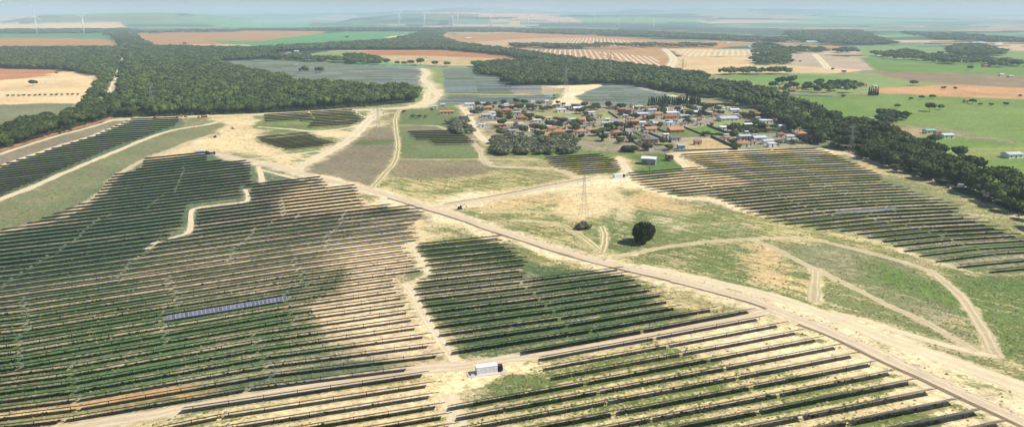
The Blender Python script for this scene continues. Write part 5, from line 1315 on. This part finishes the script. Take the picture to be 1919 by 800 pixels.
# ------------------------------------------------------------------ wind turbines
def turbine(x, y, hpx, label, ph, yaw=.4, R0=None):
    if R0 is None: X, Y = un(x, y); d = Y * cp + H * sp; h = hpx * d / F
    else: Y = R0; X = (x - 959.5) / F * Y * cp; h = hpx * Y / F
    z0 = float(height(np.array([X]), np.array([Y]))[0])
    root = empty('wind_turbine', (X, Y, z0), yaw)
    MB().bar((0, 0, -6), (0, 0, h), h * .06, h * .035, 12).build('tower', M['turbine'], root, True)
    MB().box(-h * .022, h * .022, -h * .05, h * .07, h - h * .005, h + h * .04).build('nacelle', M['turbine'], root)
    MB().bar((0, -h * .05, h * 1.017), (0, -h * .085, h * 1.017), h * .05, h * .02, 8).build('hub', M['turbine'], root)
    for k in range(3):
        a = ph + k * 2.0944; L = h * .50; b = MB(); ux, uz = math.sin(a), math.cos(a); vx, vz = math.cos(a), -math.sin(a)
        pts = []
        for t, c in ((.02, .014), (.2, .02), (.6, .012), (1, .004)):
            for s_, yy in ((-1, 0), (1, 0), (.3, -1), (-.3, 1)):
                pts.append((ux * L * t + vx * s_ * c * h, -h * .07 + yy * c * h * .25, h * 1.017 + uz * L * t + vz * s_ * c * h))
        order = (0, 2, 1, 3); fs = []
        for i in range(3):
            for j in range(4):
                a1 = 4 * i + order[j]; a2 = 4 * i + order[(j + 1) % 4]; fs.append((a1, a2, a2 + 4, a1 + 4))
        b.poly(pts, fs + [tuple(order), tuple(12 + o for o in order)]).build('blade', M['turbine'], root)
    tag(root, label, 'wind turbine', 'wind turbines on the plain')
turbine(70, 65, 32, 'leftmost wind turbine, largest looking, above the green strip', .1, .5)
turbine(158, 65, 32, 'second wind turbine from the left above the green strip', .9, .5)
TB = [(748,55,27),(796,50,24),(849,55,27),(858,50,24),(889,46,14),(920,55,27),(980,49,21),(990,55,25),(1047,48,22),(1058,54,22),(1113,48,21),(1159,51,15),(1225,55,15),(1318,54,13)]
for i, (x, y, hp) in enumerate(TB):
    turbine(x, y, hp, f'small hazy wind turbine of the central group, {ordn(i + 1)} from the left' if i else 'leftmost wind turbine of the hazy central group', random.random() * 2, random.uniform(.1, .6))
for i, x in enumerate((1580, 1646, 1738, 1840)):
    turbine(x, 30, 8, f'tiny wind turbine on the hazy right skyline, {ordn(i + 1)} from the left', random.random() * 2, .2, 11200.)

# ------------------------------------------------------------------ inverter stations
def station(x, y, L, rz, label, detail=True):
    X, Y = un(x, y); root = empty('inverter_station', (X, Y, 0), rz)
    W, Hh = 2.5, 2.7; k = L / 2
    MB().box(-k - 3.0, k + 1.2, -W / 2 - 1.1, W / 2 + 1.0, -.05, .12).build('concrete_pad', M['concrete'], root)
    x0, x1 = -k, k - L * .22
    MB().box(x0, x1, -W / 2, W / 2, .35, Hh).build('container_body', M['panelshade'], root)
    MB().box(x0 - .08, x1 + .08, -W / 2 - .08, W / 2 + .08, Hh + .003, Hh + .14).build('container_roof', M['panelwhite'], root)
    MB().box(x0 - .1, x1 + .1, -W / 2 - .15, W / 2 + .15, .123, .347).build('skid_frame', M['panelwhite'], root)
    n = 5
    for i in range(n):
        cx = x0 + (x1 - x0) * (i + .5) / n
        dp = MB().box(cx - .55, cx + .55, -W / 2 - .04, -W / 2 + .05, .5, 2.35).build('door_panel', M['panelshade'], root)
        if i % 2 == 0:
            v = MB(); v.box(cx - .42, cx + .42, -W / 2 - .08, -W / 2 - .043, 1.75, 2.1); v.build('air_vent', M['panelwhite'], dp)
    t = MB().box(x1 + .35, k - .1, -W / 2 + .35, W / 2 - .35, .4, 2.2); t.build('transformer_tank', M['black'], root)
    f = MB()
    for i in range(7):
        c = x1 + .45 + i * (k - x1 - .6) / 7; f.box(c, c + .08, -W / 2, -W / 2 + .345, .6, 2.0)
    f.box(x1 + .4, k - .12, -W / 2 + .02, -W / 2 + .1, 1.2, 1.3)
    f.build('cooling_fins', M['black'], root)
    for i in range(3): MB().bar((x1 + .7 + i * .5, 0, 2.2), (x1 + .7 + i * .5, 0, 2.75), .2, .12, 8).build('bushing', M['door'], root)
    MB().box(-k - 1.9, -k - .5, -W / 2 + .3, W / 2 - .5, .12, .5).build('cable_box', M['panelshade'], root)
    root.scale = (.86,) * 3
    tag(root, label, 'inverter station', 'white container stations of the solar farm')
station(917, 697, 9.2, ROWANG * .95, 'nearest white inverter container with black transformer beside the service road')
station(1160, 333, 9, .35, 'white inverter container on the sandy junction right of the pylon')
station(378, 288, 10, .1, 'white inverter container at the top edge of the large left block')
station(576, 154, 11, .1, 'small white container between the distant panels below the two pines')
station(557, 122, 11, .1, 'tiny white container in the distant panels near the hamlet')
station(1030, 181, 16, .1, 'white container beside the bright sand clearing')

# ------------------------------------------------------------------ vehicles
def wheels(root, xs, y, r, w):
    for xx in xs:
        for s in (-1, 1): MB().bar((xx, s * y - w / 2, r), (xx, s * y + w / 2, r), 2 * r, 2 * r, 12).build('wheel', M['rubber'], root)
def car(x, y, rz, paint, label, name='parked_car', van=False):
    X, Y = un(x, y); root = empty(name, (X, Y, 0), rz); h = 2.2 if van else 1.45; L = 5 if van else 4.3
    b = MB().poly([(-L/2,-.9,.35),(L/2,-.9,.35),(L/2,.9,.35),(-L/2,.9,.35),(-L/2,-.9,.95),(L/2,-.9,.85),(L/2,.9,.85),(-L/2,.9,.95)], [(0,3,2,1),(4,5,6,7),(0,1,5,4),(1,2,6,5),(2,3,7,6),(3,0,4,7)])
    b.build('body', M[paint], root)
    a, c = (-L/2, L/2 - 1) if van else (-L/2 + .5, L/2 - 1.1)
    MB().poly([(a,-.85,.953),(c,-.85,.953),(c,.85,.953),(a,.85,.953),(a+.3,-.7,h),(c-.7,-.7,h),(c-.7,.7,h),(a+.3,.7,h)], [(0,3,2,1),(4,5,6,7),(0,1,5,4),(1,2,6,5),(2,3,7,6),(3,0,4,7)]).build('cabin', M[paint if van else 'glass'], root)
    if van: MB().box(c - .75, c - .1, -.87, .87, 1.2, 1.7).build('windscreen', M['glass'], root)
    wheels(root, (-L/2 + .8, L/2 - .8), .85, .33, .22); tag(root, label, 'van' if van else 'car')
def truck(x, y, rz, paint, label):
    X, Y = un(x, y); root = empty('truck', (X, Y, 0), rz)
    MB().box(-4, 4, -.5, .5, .7, 1.0).build('chassis', M['black'], root)
    MB().poly([(2.2,-1.2,1.0),(4,-1.2,1.0),(4,1.2,1.0),(2.2,1.2,1.0),(2.2,-1.2,3.0),(3.7,-1.2,3.0),(3.7,1.2,3.0),(2.2,1.2,3.0)], [(0,3,2,1),(4,5,6,7),(0,1,5,4),(1,2,6,5),(2,3,7,6),(3,0,4,7)]).build('cab', M[paint], root)
    b = MB(); b.box(-4, 2, -1.25, 1.25, 1.003, 1.2); b.box(-4, 2, -1.25, -1.15, 1.2, 2.3); b.box(-4, 2, 1.15, 1.25, 1.2, 2.3); b.box(1.9, 2, -1.15, 1.15, 1.2, 2.5); b.build('load_bed', M[paint], root)
    MB().box(3.72, 4.02, -1.0, 1.0, 1.9, 2.7).build('windscreen', M['glass'], root)
    wheels(root, (-3, -1.7, 3), 1.1, .5, .35); root.scale = (.75,) * 3; tag(root, label, 'truck')
def digger(x, y, rz, paint, label):
    X, Y = un(x, y); root = empty('excavator', (X, Y, 0), rz)
    for s in (-1, 1): MB().poly([(a, s * 1.2 + b, c) for b in (-.3, .3) for a, c in ((-1.8, .1), (1.8, .1), (2.1, .5), (1.7, .95), (-1.7, .95), (-2.1, .5))], [(0,1,2,3,4,5),(11,10,9,8,7,6)] + [(i, (i+1)%6 + 0, (i+1)%6+6, i+6) for i in range(6)]).build('crawler_track', M['rubber'], root)
    MB().box(-1.9, 1.3, -1.3, 1.3, 1.0, 2.0).build('body', M[paint], root)
    MB().box(.1, 1.4, .2, 1.2, 2.003, 3.0).build('cab', M['glass'], root)
    b = MB().bar((1.2, -.2, 1.8), (3.6, -.2, 4.2), .5, .4); b.bar((3.6, -.2, 4.2), (5.6, -.2, 2.2), .4, .3); b.build('boom', M[paint], root)
    MB().poly([(5.3,-.8,2.2),(6.0,-.8,2.1),(5.6,-.8,1.2),(5.3,.5,2.2),(6.0,.5,2.1),(5.6,.5,1.2)], [(0,1,2),(5,4,3),(0,3,4,1),(1,4,5,2),(2,5,3,0)]).build('bucket', M['black'], root)
    root.scale = (.65,) * 3; tag(root, label, 'excavator')
digger(290, 221, .2, 'orangep', 'orange excavator on the pale dirt road along the forest edge')
truck(336, 219.5, .1, 'yellow', 'yellow truck on the dirt road left of the machine group')
digger(348, 220, 2.8, 'yellow', 'yellow excavator on the dirt road between two trucks')
digger(372, 221, .4, 'orangep', 'orange excavator, left one of the machine group above the sand clearing')
truck(383, 220.5, 3.0, 'orangep', 'orange truck at the right end of the machine group')
truck(396, 290, .2, 'cardark', 'dark truck beside the white container atop the large left block')
digger(403, 258, .4, 'black', 'dark excavator on the left side of the sand clearing')
digger(437, 242, 2.5, 'yellow', 'yellow brown excavator in the middle of the sand clearing')
digger(862, 392, .2, 'black', 'dark excavator at the junction of the two gravel roads')
car(1040, 185, .3, 'cardark', 'dark car on the bright sand clearing')
car(787, 148, 1.2, 'cardark', 'dark car on the pale dirt road between distant panels')
car(1802, 352, -.4, 'carwhite', 'white van under the trees of the right belt', 'parked_van', True)
car(1820, 358, -.4, 'carwhite', 'white van right of another white van by the right belt', 'parked_van', True)
car(1850, 372, -.4, 'carwhite', 'lone white van nearest the right edge beneath the belt', 'parked_van', True)
for i, (x, y) in enumerate(((190,205),(200,186),(207,170),(216,150))): car(x, y, 1.2, 'carwhite', f'white van on the road through the forest, {ordn(i + 1)} from the near end', 'moving_van', True)

# rock and gravel clumps strewn beside the main road
tw = MB()
for _ in range(170):
    i = random.randint(9, len(MAIN) - 3); t = random.random(); a, b_ = MAIN[i], MAIN[i + 1]
    x = a[0] + (b_[0] - a[0]) * t; y = a[1] + (b_[1] - a[1]) * t; X, Y = un(x + random.uniform(2, 14), y - random.uniform(3, 9)); s = random.uniform(.15, .55)
    n = len(tw.v); vv = I1[0] * np.array((s, s * .8, s * .5)) * (1 + .3 * rng.normal(size=(len(I1[0]), 1)) * .5) + np.array((X, Y, .02))
    tw.v += [tuple(q) for q in vv]; tw.f += [tuple(int(k) + n for k in q) for q in I1[1]]
o = tw.build('stones', varied('stones', (.45, .38, .27), .3, 1)); tag(o, 'loose stones strewn along the main dirt road', kind='stuff')

# ------------------------------------------------------------------ air
hz = MB().box(-36000, 36000, -3000, 24000, -4.5, 300).build('haze', None); tag(hz, kind='stuff')
m = bpy.data.materials.new('haze'); m.use_nodes = True; nt = m.node_tree; nt.nodes.clear()
pv = nt.nodes.new('ShaderNodeVolumePrincipled'); out = nt.nodes.new('ShaderNodeOutputMaterial'); nt.links.new(pv.outputs[0], out.inputs['Volume'])
pv.inputs['Color'].default_value = (.66, .83, 1.0, 1); pv.inputs['Density'].default_value = 1.12e-4; pv.inputs['Anisotropy'].default_value = 0.0
hz.data.materials.append(m)

# ------------------------------------------------------------------ light, sky, camera
EL, AZ = math.radians(47), math.radians(94)        # sun on the right of the view, azimuth clockwise from +Y
sd = Vector((math.cos(EL) * math.sin(AZ), math.cos(EL) * math.cos(AZ), math.sin(EL)))
sun = bpy.data.lights.new('sun', 'SUN'); sun.energy = 5.0; sun.angle = math.radians(.5); sun.color = (1, .95, .86)
so = bpy.data.objects.new('sun', sun); COL.objects.link(so); so.rotation_euler = (-sd).to_track_quat('-Z', 'Y').to_euler(); so.location = (0, 0, 600)
w = bpy.data.worlds.new('World'); scene.world = w; w.use_nodes = True; nt = w.node_tree
sky = nt.nodes.new('ShaderNodeTexSky'); sky.sky_type = 'NISHITA'; sky.sun_disc = False; sky.sun_elevation = EL; sky.sun_rotation = AZ
sky.dust_density = 1.0; sky.air_density = 1.0; sky.ozone_density = 1.5
bg = nt.nodes['Background']; nt.links.new(sky.outputs[0], bg.inputs[0]); bg.inputs[1].default_value = .08
cam = bpy.data.cameras.new('camera'); co = bpy.data.objects.new('camera', cam); COL.objects.link(co)
cam.sensor_width = 36; cam.lens = 36 * F / 1919.0; cam.clip_start = 1; cam.clip_end = 200000
co.location = (0, 0, H); co.rotation_euler = (math.radians(90) - P, 0, 0); scene.camera = co
scene.view_settings.view_transform = 'Standard'; scene.view_settings.look = 'None'; scene.view_settings.exposure = 0.30; scene.view_settings.gamma = 1
c = scene.cycles
c.use_denoising = True; c.max_bounces = 6; c.diffuse_bounces = 3; c.glossy_bounces = 2; c.volume_bounces = 4; c.use_adaptive_sampling = True; c.adaptive_threshold = .02
